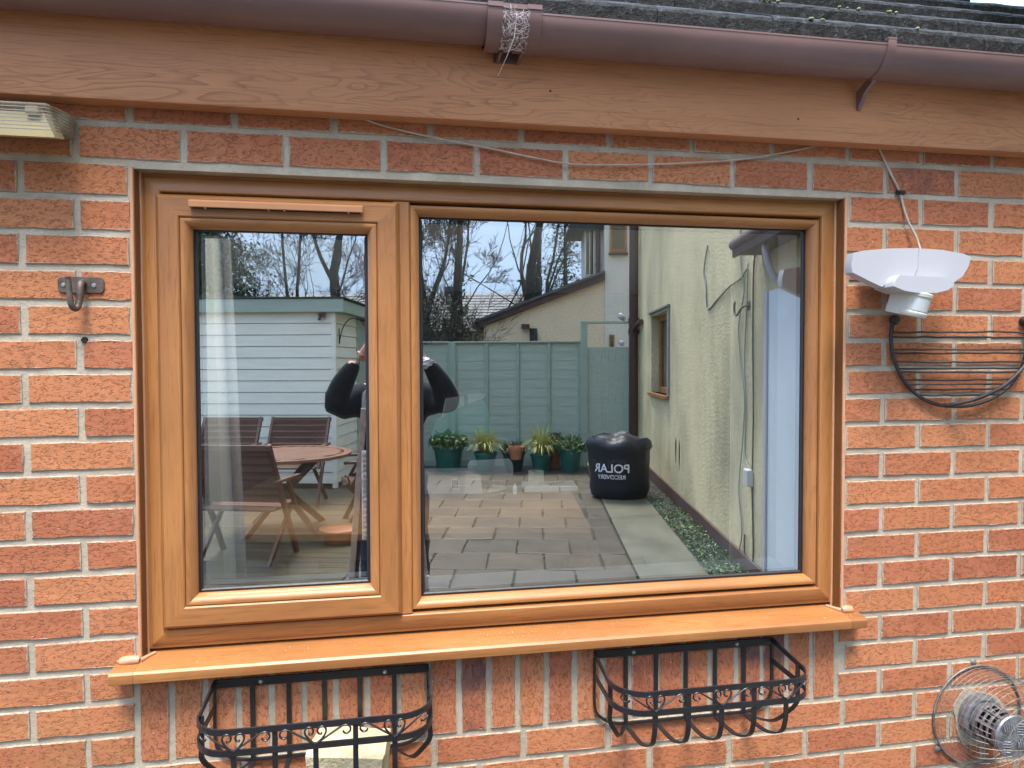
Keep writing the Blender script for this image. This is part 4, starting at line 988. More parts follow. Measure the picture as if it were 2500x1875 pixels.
wallcable([(3.42, .28), (3.46, -.05), (3.50, -.4), (3.46, -.75), (3.48, -1.1), (3.34, -1.20)], .005, 'thin cable running down past the iron hook to the junction box')
wallcable([(3.24, .36), (3.30, .22), (3.30, -.3), (3.27, -.8), (3.30, -1.3), (3.27, -1.8), (3.33, -1.92), (3.45, -1.85), (3.46, -1.7)], .006, 'dark straight cable running from the canopy to the ground', 'maroon')

# sage green fence with lapped boards
fe = ything('garden_fence', 'sage green lapped-board garden fence behind the plant pots', 'fence', .3, 8.9)
VF = 8.9; TOPZ = -.105-GR
b = MB()
for u0, u1 in ((-2.25, -.40), (-.305, 1.600)):
    n = 13; h_ = (TOPZ-.10)/n
    for k in range(n):
        bb = MB(); z = .09+h_*k; bb.prism([(-.024, z), (-.009, z), (-.014, z+h_+.002), (-.024, z+h_+.002)], u0-.3, u1-.3, 'x')
        bb.build('board', 'pale_sage', fe)
    nb = 4
    for k in range(nb+1):
        uu = u0+(u1-u0)*k/nb; w_ = .022
        bb = MB(); bb.box(uu-w_-.3, uu+w_-.3, -.002, .018, .09, TOPZ-.012); bb.build('batten', 'sage_dark', fe, bevel=.002)
    bb = MB(); bb.box(u0-.3-.01, u1-.3+.01, -.035, .03, TOPZ-.012, TOPZ+.012); bb.build('cap_rail', 'sage_dark', fe, bevel=.003)
    bb = MB(); bb.box(u0-.3, u1-.3, -.03, .0, -.02, .09); bb.build('gravel_board', 'sage_dark', fe)
for u in (-.352, -2.30):
    bb = MB(); bb.box(u-.3-.045, u-.3+.045, -.05, .035, -.05, TOPZ+.005); bb.build('post', 'sage_dark', fe, bevel=.004)
gt = ything('garden_gate', 'sage green boarded garden gate in a tall frame beside the cream house', 'gate', 2.0, 8.9)
b = MB(); b.box(1.604-2, 1.706-2, -.05, .05, -.03, .205-GR); b.build('post', 'sage_dark', gt, bevel=.004)
b = MB(); b.box(2.335-2, 2.40-2, -.05, .05, -.03, .205-GR); b.build('post', 'sage_dark', gt, bevel=.004)
b = MB(); b.box(1.707-2, 2.334-2, -.03, .03, .165-GR, .205-GR); b.build('head_rail', 'sage_dark', gt, bevel=.004)
for k in range(6):
    bb = MB(); u = 1.712+.1035*k; bb.box(u-2+.002, u-2+.1005, -.012, .010, .05, -.186-GR); bb.build('board', 'pale_sage', gt, bevel=.003)
for z in (.30, .95, 1.60):
    bb = MB(); bb.box(1.712-2, 2.33-2, -.045, -.0125, z, z+.09); bb.build('ledge', 'sage_dark', gt)

# cream garden shed with sage trim
US, VS_ = -1.6117, 7.0
sh = ything('garden_shed', 'cream weatherboarded garden shed with sage green eaves and door', 'shed', US, VS_)
SHW, SHD, EZ = 4.2, 1.95, .215-GR
b = MB(); b.box(-SHW, -.023, -SHD, -.023, 0, EZ+.05); b.build('carcass', 'plinth', sh)
PB = .1445; nb = 16; zb0 = .06
for k in range(nb):
    z = zb0+PB*k
    if z > EZ-.02: break
    z1 = min(z+PB-.007, EZ+.06)
    bb = MB(); bb.prism([(-.022, z), (.014, z), (.006, z1), (-.022, z1)], -SHW, -.035, 'x'); bb.build('board', 'cream_board', sh)
    bb = MB(); bb.prism([(-.022, z), (.016, z), (.006, z1), (-.022, z1)], -1.02, -.035, 'y'); bb.build('board', 'cream_board', sh)
bb = MB(); bb.box(-.036, .022, -.036, .022, 0, EZ+.05); bb.build('corner_post', 'cream_board', sh, bevel=.003)
bb = MB(); bb.box(-.004, .024, -1.62, -1.03, .05, EZ-.03); dr = bb.build('door', 'pale_sage', sh, bevel=.003); dr['label'] = 'sage green boarded shed door'
for k in range(5): bb = MB(); bb.box(.0242, .027, -1.615+.117*k, -1.615+.117*k+.004, .06, EZ-.05); bb.build('board_groove', 'sage_dark', dr)
bb = MB(); bb.box(.0242, .034, -1.10, -1.085, 1.55, 1.75); bb.build('hinge', 'old_iron', dr)
bb = MB(); bb.prism([(EZ+.20, -SHW-.1), (EZ+.165, .14), (EZ+.05, .14), (EZ+.05, -SHW-.1)], .055, .085, 'y') if False else bb.box(-SHW-.1, .14, .058, .085, EZ, EZ+.165); bb.build('eaves_board', 'pale_sage', sh, bevel=.004)
bb = MB(); bb.box(.115, .140, -SHD-.1, .057, EZ, EZ+.150); bb.build('eaves_board', 'pale_sage', sh, bevel=.004)
bb = MB(); bb.box(-SHW-.1, .114, -SHD-.1, .057, EZ+.004, EZ+.02); bb.build('soffit', 'sage_dark', sh)
bb = MB(); bb.prism([(-SHW-.14, EZ+.185), (.165, EZ+.168), (.165, EZ+.182), (-SHW-.14, EZ+.235)], -SHD-.13, .10, 'y'); bb.build('felt_roof', 'felt', sh)
b = MB(); b.tube(smooth_path([(.03, -.12, 1.83), (.05, -.12, 1.95), (.10, -.135, 2.08), (.18, -.16, 2.15), (.27, -.19, 2.13), (.33, -.21, 2.06), (.35, -.215, 2.08)], 5), .007, 7); b.box(.025, .033, -.13, -.11, 1.82, 2.02)
tag(b.build('hanging_bracket', 'black_iron', None, 50, loc=yp(US, VS_, GR), rot=(0, 0, YA)), 'black curled hanging-basket bracket on the side of the cream shed', 'bracket')
b = MB(); b.box(-.05, .03, .0, .035, -.02, .03); b.tube([(-.03, .02, -.01), (-.035, .05, -.05)], .018, 8); tag(b.build('shed_lamp', 'maroon', None, loc=yp(US-.13, VS_-.03, .17), rot=(0, 0, YA)), 'small dark lamp under the shed eaves at its corner', 'wall light')

# ---- plant pots along the fence
def pot(name, label, u, v, r, h, m, group='plant pots along the fence'):
    t = ything(name, label, 'plant pot', u, v, GR, group)
    b_ = MB(); b_.lathe([(0, 0), (r*.68, 0), (r*.72, .01), (r*.93, h*.80), (r*.95, h*.84), (r*1.03, h*.86), (r*1.05, h*.98), (r*1.02, h), (r*.95, h*.995), (r*.92, h*.90), (0, h*.88)], 28); b_.build('pot_body', m, t, 40)
    return t
def foliage(t, n, r, h0, h1, s_, m, seed, name='foliage'):
    rnd = random.Random(seed); b_ = MB()
    for k in range(n):
        a = rnd.uniform(0, 6.28); q = math.sqrt(rnd.random())*r*1.15; z = h0+(h1-h0)*rnd.random()*(1.1-.5*q/r)
        leafquad(b_, (q*math.cos(a), q*math.sin(a), z), rnd.uniform(.6, 1.3)*s_, rnd)
    for k in range(14):
        a = rnd.uniform(0, 6.28); b_.tube([(0, 0, h0-.05), (.4*r*math.cos(a), .4*r*math.sin(a), (h0+h1)/2), (.8*r*math.cos(a), .8*r*math.sin(a), h1)], .003, 4)
    return b_.build(name, m, t)
def grass(t, n, h0, L, m, seed, r):
    rnd = random.Random(seed); b_ = MB()
    for k in range(n):
        a = rnd.uniform(0, 6.28); out = rnd.uniform(.2, 1.0); l_ = L*rnd.uniform(.6, 1.15); q = r*.35*rnd.random()
        p0 = Vector((q*math.cos(a), q*math.sin(a), h0)); d = Vector((math.cos(a), math.sin(a), 0)); s_ = Vector((-d.y, d.x, 0))*.006
        pts = [p0+d*out*l_*f+Vector((0, 0, l_*(1.3*f-1.25*f*f*out))) for f in (0, .35, .7, 1.0)]
        i = len(b_.v)
        for j, p in enumerate(pts): w_ = (1, .9, .7, .15)[j]; b_.v += [tuple(p-s_*w_), tuple(p+s_*w_)]
        for j in range(3): b_.f.append((i+2*j, i+2*j+1, i+2*j+3, i+2*j+2))
    return b_.build('grass_blades', m, t)
VP = 8.38
t = pot('plant_pot', 'large dark green pot of leafy greenery, leftmost of the row by the fence', -.355, VP, .225, .375, 'green_pot'); foliage(t, 760, .25, .36, .60, .034, 'ivy', 1)
t = pot('plant_pot', 'dark green pot with arching yellow grass, second from the left by the fence', .19, VP, .165, .275, 'green_pot'); grass(t, 330, .26, .40, 'grassblade', 2, .18)
t = pot('plant_pot', 'almost black pot with a terracotta pot in front of its plant by the fence', .60, VP+.02, .170, .29, 'black_pot'); foliage(t, 200, .18, .27, .44, .028, 'shrubleaf', 3); grass(t, 60, .26, .22, 'shrubleaf', 33, .16)
tc_ = MB(); tc_.lathe([(0, 0), (.075, 0), (.092, .13), (.104, .132), (.104, .185), (.09, .185), (.085, .14), (0, .14)], 20); tag(tc_.build('terracotta_pot', 'terracotta', None, 40, loc=yp(.64, VP-.20, GR+.20)), 'small terracotta pot perched on the almost black planter', 'plant pot')
t = pot('plant_pot', 'dark green pot with bright yellow grass and a terracotta rim, fourth along the fence', 1.00, VP, .160, .26, 'green_pot'); grass(t, 330, .25, .42, 'grassblade', 4, .18)
t = pot('terracotta_pot', 'terracotta pot with a little shrub half hidden behind the right-hand pots', 1.20, VP+.26, .10, .40, 'terracotta'); foliage(t, 220, .13, .38, .54, .026, 'shrubleaf', 6)
t = pot('plant_pot', 'dark green pot of trailing ivy, rightmost of the row by the fence', 1.425, VP, .172, .34, 'green_pot'); foliage(t, 560, .21, .28, .54, .032, 'ivy', 7); grass(t, 10, .33, .34, 'ivy', 8, .1)

# ---- black rubble bag with printed lettering
rb = ything('rubble_bag', 'black rubble bag with white POLAR RECOVERY print standing on the concrete path', 'bag', 1.90, 6.45)
def blob(prof, seg=36, amp=.03, sx=1.0, sy=1.0, seed=1.0):
    m_ = MB()
    for j, (r, z) in enumerate(prof):
        for e in range(seg):
            a = 2*math.pi*e/seg; nn = 1+amp*mnoise.noise(Vector((math.cos(a)*2.2, math.sin(a)*2.2, z*5+seed)))*2+amp*.7*mnoise.noise(Vector((math.cos(a)*6, math.sin(a)*6, z*14+seed)))
            m_.v.append((r*nn*math.cos(a)*sx, r*nn*math.sin(a)*sy, z))
    for j in range(len(prof)-1):
        for e in range(seg): m_.f.append((j*seg+e, j*seg+(e+1) % seg, (j+1)*seg+(e+1) % seg, (j+1)*seg+e))
    return m_
bp = [(0, .0), (.24, .0), (.285, .03), (.30, .12), (.31, .25), (.315, .40), (.325, .55), (.345, .60), (.33, .66), (.28, .70), (.24, .68), (.20, .72), (.10, .71), (0, .70)]
bm_ = blob(bp, 40, .035, 1.12, .9, 2.0)
for i, p in enumerate(bm_.v):
    if p[2] > .58: bm_.v[i] = (p[0], p[1], p[2]+.07*mnoise.noise(Vector((p[0]*6, p[1]*6, 3)))+.05*(-p[0]))
bm_.build('bag_body', 'bag', rb, 50)
def text_mesh(txt, size):
    c = bpy.data.curves.new('lettering', 'FONT'); c.body = txt; c.size = size; c.align_x = 'CENTER'; c.extrude = .0012; c.offset = size*.012
    o = bpy.data.objects.new('lettering', c); COL.objects.link(o); dg = bpy.context.evaluated_depsgraph_get()
    me = bpy.data.meshes.new_from_object(o.evaluated_get(dg)); bpy.data.objects.remove(o); bpy.data.curves.remove(c); return me
for txt, size, z in (('POLAR', .135, .33), ('RECOVERY', .066, .255)):
    me = text_mesh(txt, size)
    for v in me.vertices:
        a = R(90+20)+v.co.x/.36
        v.co = ((.372+v.co.z)*1.0*math.cos(a), (.315+v.co.z)*math.sin(a), z+v.co.y)
    # local y faces the window: mirror so the words read properly from the window
    o = obj('lettering', me, 'print', rb)

# ---- garden table and chairs
tb = ything('garden_table', 'round slatted wooden garden table on crossed legs in front of the shed', 'table', -1.43, 4.75)
RT, HT = .61, .735
b = MB()
for k in range(40):
    a0, a1 = 2*math.pi*k/40, 2*math.pi*(k+1)/40; i = len(b.v)
    for a in (a0, a1):
        for r, z in ((RT-.07, HT-.025), (RT, HT-.025), (RT, HT), (RT-.07, HT)): b.v.append((r*math.cos(a), r*math.sin(a), z))
    b.f += [(i+3, i+2, i+6, i+7), (i, i+4, i+5, i+1), (i+1, i+5, i+6, i+2), (i, i+3, i+7, i+4)]
b.build('rim', 'teak_wet', tb, 30)
for k in range(-6, 7):
    x = .082*k; h_ = math.sqrt(max(.01, (RT-.075)**2-(abs(x)+.036)**2)); bb = MB(); bb.box(-h_, h_, -.036, .036, -.020, 0); bb.build('slat', 'teak_wet', tb, loc=(x*math.cos(R(38)), x*math.sin(R(38)), HT-.002), rot=(0, 0, R(38)+math.pi/2), bevel=.003)
for a in (R(28), R(118)):
    d = Vector((math.cos(a), math.sin(a), 0)); n_ = Vector((-d.y, d.x, 0))
    for s_ in (1, -1):
        off = n_*.02*s_; bb = MB(); bb.obox(d*.46*s_+off, -d*.40*s_+off+Vector((0, 0, HT-.025)), .055, .026, (n_.x, n_.y, 0)); bb.build('leg', 'teak', tb, bevel=.003)
def chair(label, u, v, rz, h=.94, w=.58):
    t = ything('garden_chair', label, 'chair', u, v, GR, 'slatted garden chairs round the table'); t.rotation_euler.z = YA+rz
    # local: the sitter faces +y; backrest at -y
    for s_ in (-1, 1):
        x = s_*(w/2-.022); b_ = MB(); b_.obox((x, -.05, 0), (x, -.27, h), .045, .028, (1, 0, 0)) if False else b_.obox((x, .22, 0), (x, -.275, h), .030, .045); b_.build('leg', 'teak', t, bevel=.003)
        b_ = MB(); b_.obox((x-.03*s_, -.24, 0), (x-.03*s_, .22, .44), .026, .042); b_.build('leg', 'teak', t, bevel=.003)
        b_ = MB(); b_.obox((x+.012*s_, -.20, .655), (x+.012*s_, .24, .645), .05, .024); b_.build('armrest', 'teak', t, bevel=.004)
        b_ = MB(); b_.obox((x+.006*s_, .17, .42), (x+.006*s_, .05, .645), .03, .03); b_.build('arm_post', 'teak', t)
    for k in range(6):
        y = -.17+.072*k; b_ = MB(); b_.box(-w/2+.04, w/2-.04, y, y+.058, .42, .438); b_.build('seat_slat', 'teak', t, bevel=.002)
    for k in range(7):
        z = .47+(h-.53)*k/6.4; f_ = .22-.495*(z+.02)/h; b_ = MB(); b_.box(-w/2+.036, w/2-.036, f_-.010, f_+.010, z, z+.066); b_.build('back_slat', 'teak', t, bevel=.002)
    b_ = MB(); b_.box(-w/2, w/2, -.275-.014, -.275+.016, h-.045, h); b_.build('top_rail', 'teak', t, bevel=.004)
    return t
chair('wooden slatted garden chair with its back to the window, nearest of the set', -1.40, 3.82, math.pi+R(4), .95, .68)
chair('wooden slatted garden chair against the shed, left of the two behind the table', -2.60, 6.02, 0, .95, .70)
chair('wooden slatted garden chair against the shed, right of the two behind the table', -1.80, 6.02, 0, .95, .70)
chair('wooden slatted garden chair at the right-hand end of the table', -.72, 5.05, R(72))
t = pot('plant_pot', 'low brown bowl of soil on the decking beside the table', -.80, 4.35, .17, .13, 'terracotta', None)

# ---- the person with the phone, and the stepladder in front
pe_ = thing('person', 'person in dark hoodie and jeans raising a phone in both hands behind the mullion', 'person', (.585, -2.02, GR))
pe0 = Vector((.585, -2.02, GR))
def skin_mesh(nodes, edges, levels=2):
    me = bpy.data.meshes.new('tmp'); me.from_pydata([n[0] for n in nodes], edges, []); o = bpy.data.objects.new('tmp', me); COL.objects.link(o)
    sk = o.modifiers.new('skin', 'SKIN'); sk.use_smooth_shade = True; ss = o.modifiers.new('sub', 'SUBSURF'); ss.levels = levels; ss.render_levels = levels
    for i, n in enumerate(nodes):
        s_ = me.skin_vertices[0].data[i]; r = n[1]; s_.radius = r if isinstance(r, tuple) else (r, r); s_.use_root = (i == 0)
    dg = bpy.context.evaluated_depsgraph_get(); out = bpy.data.meshes.new_from_object(o.evaluated_get(dg)); bpy.data.objects.remove(o); bpy.data.meshes.remove(me); return out
X0, Y0 = .585, -2.02
N_ = [((X0, Y0, -1.06), (.155, .115)), ((X0, Y0, -.90), (.150, .115)), ((X0, Y0+.01, -.74), (.175, .125)), ((X0, Y0, -.62), (.15, .10)), ((X0, Y0+.01, -.555), (.060, .062)), ((X0, Y0+.03, -.495), (.058, .066)), ((X0, Y0+.035, -.42), (.076, .092)), ((X0, Y0+.025, -.345), (.068, .082)),
      # right arm on +x
      ((X0+.165, Y0-.005, -.615), (.090, .095)), ((X0+.245, Y0+.08, -.635), (.083, .085)), ((X0+.295, Y0+.155, -.645), (.076, .078)), ((X0+.250, Y0+.200, -.55), (.064, .064)), ((X0+.195, Y0+.235, -.462), (.046, .042)), ((X0+.165, Y0+.245, -.425), (.030, .022)),
      ((X0-.165, Y0-.005, -.615), (.090, .095)), ((X0-.245, Y0+.08, -.640), (.083, .085)), ((X0-.305, Y0+.155, -.655), (.076, .078)), ((X0-.265, Y0+.200, -.55), (.064, .064)), ((X0-.212, Y0+.235, -.462), (.046, .042)), ((X0-.185, Y0+.245, -.425), (.030, .022)),
      # legs
      ((X0+.10, Y0, -1.16), (.098, .105)), ((X0+.115, Y0+.02, -1.50), (.068, .075)), ((X0+.12, Y0-.01, -1.90), (.050, .055)), ((X0+.125, Y0+.10, -1.955), (.046, .042)), ((X0+.13, Y0+.17, -1.962), (.036, .032)),
      ((X0-.10, Y0, -1.16), (.098, .105)), ((X0-.115, Y0+.02, -1.50), (.068, .075)), ((X0-.12, Y0-.01, -1.90), (.050, .055)), ((X0-.125, Y0+.10, -1.955), (.046, .042)), ((X0-.13, Y0+.17, -1.962), (.036, .032))]
E_ = [(0, 1), (1, 2), (2, 3), (3, 4), (4, 5), (5, 6), (6, 7), (3, 8), (8, 9), (9, 10), (10, 11), (11, 12), (12, 13), (3, 14), (14, 15), (15, 16), (16, 17), (17, 18), (18, 19), (0, 20), (20, 21), (21, 22), (22, 23), (23, 24), (0, 25), (25, 26), (26, 27), (27, 28), (28, 29)]
me = skin_mesh([(tuple(Vector(p)-pe0), r) for p, r in N_], E_)
for mm in ('fabric', 'denim', 'skin', 'black_plastic'): me.materials.append(M[mm])
for p in me.polygons:
    c = Vector(p.center)+pe0; d_ = abs(c.x-X0)
    # cloth folds
    if c.z < -1.88: p.material_index = 3
    elif c.z < -1.02: p.material_index = 1
    elif (c.z > -.545 and d_ < .13) or (c.z > -.432 and d_ >= .13): p.material_index = 2
    else: p.material_index = 0
for v in me.vertices:
    c = v.co; k = mnoise.noise(Vector(c)*14)*.012+mnoise.noise(Vector((c.x*9, c.y*9, c.z*26)))*.009
    w = Vector(c)+pe0
    if w.z < -.58 and w.z > -1.9: v.co += v.normal*k
body = obj('body', me, None, pe_)
# face, ears, hair
hd = MB(); hd.lathe([(0, .012), (.008, .006), (.010, -.004), (.006, -.012), (0, -.014)], 10, (0, 0, 0))
fb = MB(); hx, hy, hz = X0, Y0+.035, -.41
fb.tube(smooth_path([(hx, hy+.092, hz+.01), (hx, hy+.102, hz-.012), (hx, hy+.108, hz-.030), (hx, hy+.094, hz-.040)], 3), [.006, .007, .0075, .008, .009, .010, .010, .011, .010, .008][:10], 8)
fb.build('nose', 'skin', body, 60, loc=tuple(-pe0))
for s_ in (-1, 1):
    fb = MB(); fb.tube(smooth_path([(hx+s_*.075, hy-.01, hz+.025), (hx+s_*.086, hy-.02, hz+.01), (hx+s_*.084, hy-.012, hz-.018), (hx+s_*.074, hy-.002, hz-.030)], 3), .008, 8); fb.build('ear', 'skin', body, 60, loc=tuple(-pe0))
    fb = MB(); fb.lathe([(0, .011), (.008, .008), (.011, 0), (.008, -.008), (0, -.011)], 12, (hx+s_*.031, hy+.076, hz+.008)); fb.build('eye', 'cardboard_white', body, 60, loc=tuple(-pe0))
fb = MB(); fb.strip([(hx-.022, hy+.087, hz-.066), (hx, hy+.092, hz-.065), (hx+.022, hy+.087, hz-.066)], .006, .006); fb.build('mouth', 'terracotta', body, loc=tuple(-pe0))
hr = blob([(0, .115), (.05, .108), (.078, .080), (.088, .04), (.088, .0), (.082, -.03), (.07, -.05)], 24, .03, 1.0, 1.14, 5.0)
hr.v = [(x, y-(.012 if z > .03 else .03), z) for x, y, z in hr.v]; hr.build('hair', 'hair', body, 60, loc=tuple(Vector((hx, hy-.012, hz+.035))-pe0))
# hands: palm plus four fingers and a thumb curled round the phone edges
def hand(s_, wx):
    wr = Vector((X0+s_*wx, Y0+.245, -.425)); nodes = [(tuple(wr+Vector((0, .0, -.01))), (.028, .020)), (tuple(wr+Vector((-s_*.022, .018, .030))), (.036, .020)), (tuple(wr+Vector((-s_*.040, .030, .062))), (.038, .018))]
    edges = [(0, 1), (1, 2)]
    for j in range(4):
        z = .028+.020*j; L = (.82, 1.0, 1.05, .95)[j]
        b0 = wr+Vector((-s_*(.030+.004*j), .028, z)); i = len(nodes)
        nodes += [(tuple(b0), .0105), (tuple(b0+Vector((-s_*.018, .028*L, .006))), .0098), (tuple(b0+Vector((-s_*.040*L, .034*L, .008))), .0090), (tuple(b0+Vector((-s_*.056*L, .022*L, .008))), .0078)]
        edges += [(2 if j > 1 else 1, i), (i, i+1), (i+1, i+2), (i+2, i+3)]
    i = len(nodes); b0 = wr+Vector((-s_*.020, .0, .020)); nodes += [(tuple(b0), .013), (tuple(b0+Vector((-s_*.030, -.006, .022))), .0115), (tuple(b0+Vector((-s_*.056, .002, .032))), .0095)]; edges += [(0, i), (i, i+1), (i+1, i+2)]
    me_ = skin_mesh([(tuple(Vector(p)-pe0), r) for p, r in nodes], edges); return obj('hand', me_, 'skin', pe_)
hand(1, .160); hand(-1, .175)
ph = MB(); ph.box(-.078, .078, -.0045, .0045, -.037, .037)
pho = tag(ph.build('phone', 'phone', None, loc=(X0+.0, -1.735, -.405), rot=(0, 0, 0), bevel=.004), 'dark phone held up sideways by the person', 'phone')
b = MB(); b.lathe([(.009, .0), (.009, .0035), (0, .0035)], 14, (-.055, .0045, .015), 'y'); b.lathe([(.007, .0), (.007, .0035), (0, .0035)], 14, (-.055, .0045, -.010), 'y'); b.build('camera_lens', 'near_black', pho)
bm = bmesh.new(); bmesh.ops.create_icosphere(bm, subdivisions=3, radius=.036)
for v in bm.verts: v.co = Vector((v.co.x*1.25, v.co.y*.7, v.co.z*.8))*(1+.5*mnoise.noise(v.co*60)+.3*mnoise.noise(v.co*130))
me = bpy.data.meshes.new('plastic_wrap'); bm.to_mesh(me); bm.free(); tag(obj('plastic_wrap', me, 'crinkle', None, (X0+.150, -1.705, -.432)), 'crumpled clear plastic wrap in the right hand of the person', 'plastic wrap')
la = thing('stepladder', 'folded aluminium stepladder with a speckled platform standing in front of the person', 'ladder', (.55, -1.80, GR))
lo = Vector((.55, -1.80, GR))
for s_ in (-1, 1):
    b = MB(); b.obox((.55+s_*.225, -1.83, GR), (.55+s_*.115, -1.80, -.66), .030, .045); b.build('stile', 'alu', la, loc=tuple(-lo), bevel=.003)
    b = MB(); b.obox((.55+s_*.20, -1.90, GR), (.55+s_*.10, -1.845, -.70), .022, .03); b.build('rear_stile', 'black_plastic', la, loc=tuple(-lo))
b = MB(); b.tube(smooth_path([(.435, -1.80, -.68), (.437, -1.80, -.60), (.465, -1.80, -.572), (.55, -1.80, -.565), (.635, -1.80, -.572), (.663, -1.80, -.60), (.665, -1.80, -.68)], 5), .012, 10); b.build('hand_rail', 'alu', la, 60, loc=tuple(-lo))
b = MB(); b.box(.42, .68, -1.795, -1.772, -1.33, -.875); plt = b.build('platform', 'tread', la, loc=tuple(-lo), bevel=.006)
b = MB()
for k in range(17): b.box(.428, .672, -1.7715, -1.7680, -1.318+.026*k, -1.308+.026*k)
b.build('platform_rib', 'alu', plt, loc=None)
plt.children[0].location = (0, 0, 0)
for z in (-1.555, -1.80):
    b = MB(); w_ = .165+.06*(-z-1.3)/.7; b.box(.55-w_-.02, .55+w_+.02, -1.86, -1.775, z-.012, z+.012); b.build('tread', 'alu', la, loc=tuple(-lo), bevel=.003)

# ---- neighbouring buildings over the fence
ex = ything('house_extension', 'pale rendered lean-to extension with a dark sloping verge beyond the fence', 'house extension', 1.0, 12.0)
def exb(mb, pts, v0, v1): return mb.prism([(u-1.0, z-GR) for u, z in pts], 12.0-v1, 12.0-v0, 'y')
b = MB(); exb(b, [(-.10, GR), (2.27, GR), (2.27, 1.20), (-.10, .30)], 12.0, 15.5); b.build('wall', 'peach_render', ex)
b = MB(); exb(b, [(-.20, .285), (2.27, 1.185), (2.27, 1.325), (-.20, .415)], 11.90, 11.995); b.build('verge_board', 'maroon', ex)
b = MB(); exb(b, [(-.32, .345), (2.27, 1.328), (2.27, 1.375), (-.32, .40)], 11.86, 15.6); b.build('roof', 'far_tile', ex)
b = MB(); b.box(-.36, -.20, -3.6, .12, .25-GR, .34-GR); b.box(-1.33, -1.22, -3.6, .1, .285-GR, .36-GR); b.build('eaves_gutter', 'maroon', ex)
b = MB(); b.box(.80-1.0, .95-1.0, .001, .03, .0-GR, .26-GR); b.box(.86-1.0, .96-1.0, .03, .13, -.02-GR, .16-GR); tag(b.build('vent_box', 'gasket', None, loc=yp(1.0, 12.0, GR), rot=(0, 0, YA), bevel=.006), 'dark wall lamp on the pale extension beyond the fence', 'wall light')
th = ything('tall_house', 'off-white tall house block with an oak window rising behind the gate', 'house', 2.3, 12.0)
b = MB(); b.box(-.028, 3.2, -4, .02, 0, 5.2-GR); b.build('wall', 'white_render', th)
b = MB(); b.box(.07, .40, .021, .05, 1.72-GR, 2.9-GR); w1 = b.build('window', 'oak', th, bevel=.005)
b = MB(); b.box(.11, .36, .0502, .054, 1.80-GR, 2.86-GR); b.build('pane', 'win_dark', w1); b = MB(); b.box(.05, .42, .021, .09, 1.68-GR, 1.72-GR); b.build('window_sill', 'maroon', w1)
b = MB(); b.box(.06, .16, .021, .05, -.60-GR, .13-GR); w2 = b.build('window', 'oak', th, bevel=.005); b = MB(); b.box(.085, .135, .0502, .053, -.56-GR, .09-GR); b.build('pane', 'win_dark', w2)
# bay on the tall block
bb = MB(); bb.box(-.40, -.03, -1.3, -.35, 1.26-GR, 2.32-GR); bay = bb.build('bay', 'white_render', th)
for y in (-.348,):
    bb = MB(); bb.box(-.37, -.22, y, y+.015, 1.36-GR, 2.24-GR); bb.build('pane', 'win_dark', bay)
    bb = MB(); bb.box(-.385, -.37, y, y+.025, 1.34-GR, 2.26-GR); bb.box(-.30, -.29, y, y+.025, 1.34-GR, 2.26-GR); bb.box(-.22, -.205, y, y+.025, 1.34-GR, 2.26-GR); bb.build('bay_frame', 'cardboard_white', bay)
bb = MB(); bb.tube([(-.13, -.30, z-GR) for z in (1.30, 1.8, 2.4, 3.0)], .042, 12); bb.tube([(-.13, -.30, 1.52-GR), (-.13, -.30, 1.56-GR)], .052, 12); bb.build('downpipe', 'maroon', th, 50)
bb = MB(); bb.prism([(-.75, 2.22-GR), (-.02, 2.22-GR), (-.02, 2.75-GR), (-.55, 2.55-GR)], -1.5, -.15, 'y'); bb.build('bay_roof', 'felt', bay)
b = MB(); b.lathe([(.03, 0), (.05, .02), (.05, .12), (.03, .14), (0, .14)], 14, (0, 0, 0), 'y'); b.box(-.02, .02, -.06, .0, -.04, .04)
cmx = b.mesh('security_camera', 40)
o = obj('security_camera', cmx, 'white_plastic', None, yp(2.40, 10.1, .33), (R(15), 0, YA+R(35))); tag(o, 'white security camera above the gate frame', 'camera')
o = obj('security_camera', cmx, 'bulkhead', None, yp(2.50, 11.2, -.05), (R(-10), 0, YA)); tag(o, 'grey round lamp low on the wall behind the gate', 'wall light')
# long low bungalow far behind
fr_ = ything('bungalow', 'long low bungalow with a grey tiled roof far beyond the fence', 'bungalow', -2.5, 24.0)
b = MB(); b.box(-9, 6.5, -5, 0, 0, .75-GR); b.build('wall', 'peach_render', fr_)
b = MB(); b.prism([(.5, .72-GR), (-2.8, 2.42-GR), (-6, .72-GR)], -9.5, 7, 'x'); b.build('roof', 'far_tile', fr_)
b = MB()
for k in range(13):
    y = .5-3.25*k/13; z = .74-GR+1.70*k/13; b.prism([(y+.01, z+.01), (y+.01, z+.030), (y-.26, z+.145), (y-.26, z+.12)], -9.5, 7, 'x')
struct(b.build('tile_courses', 'far_tile', fr_), 'stuff')
for x in (-.3, 4.6):
    b = MB(); b.box(x, x+.55, -3.1, -2.5, 2.2-GR, 2.72-GR); b.build('chimney', 'far_tile', fr_)

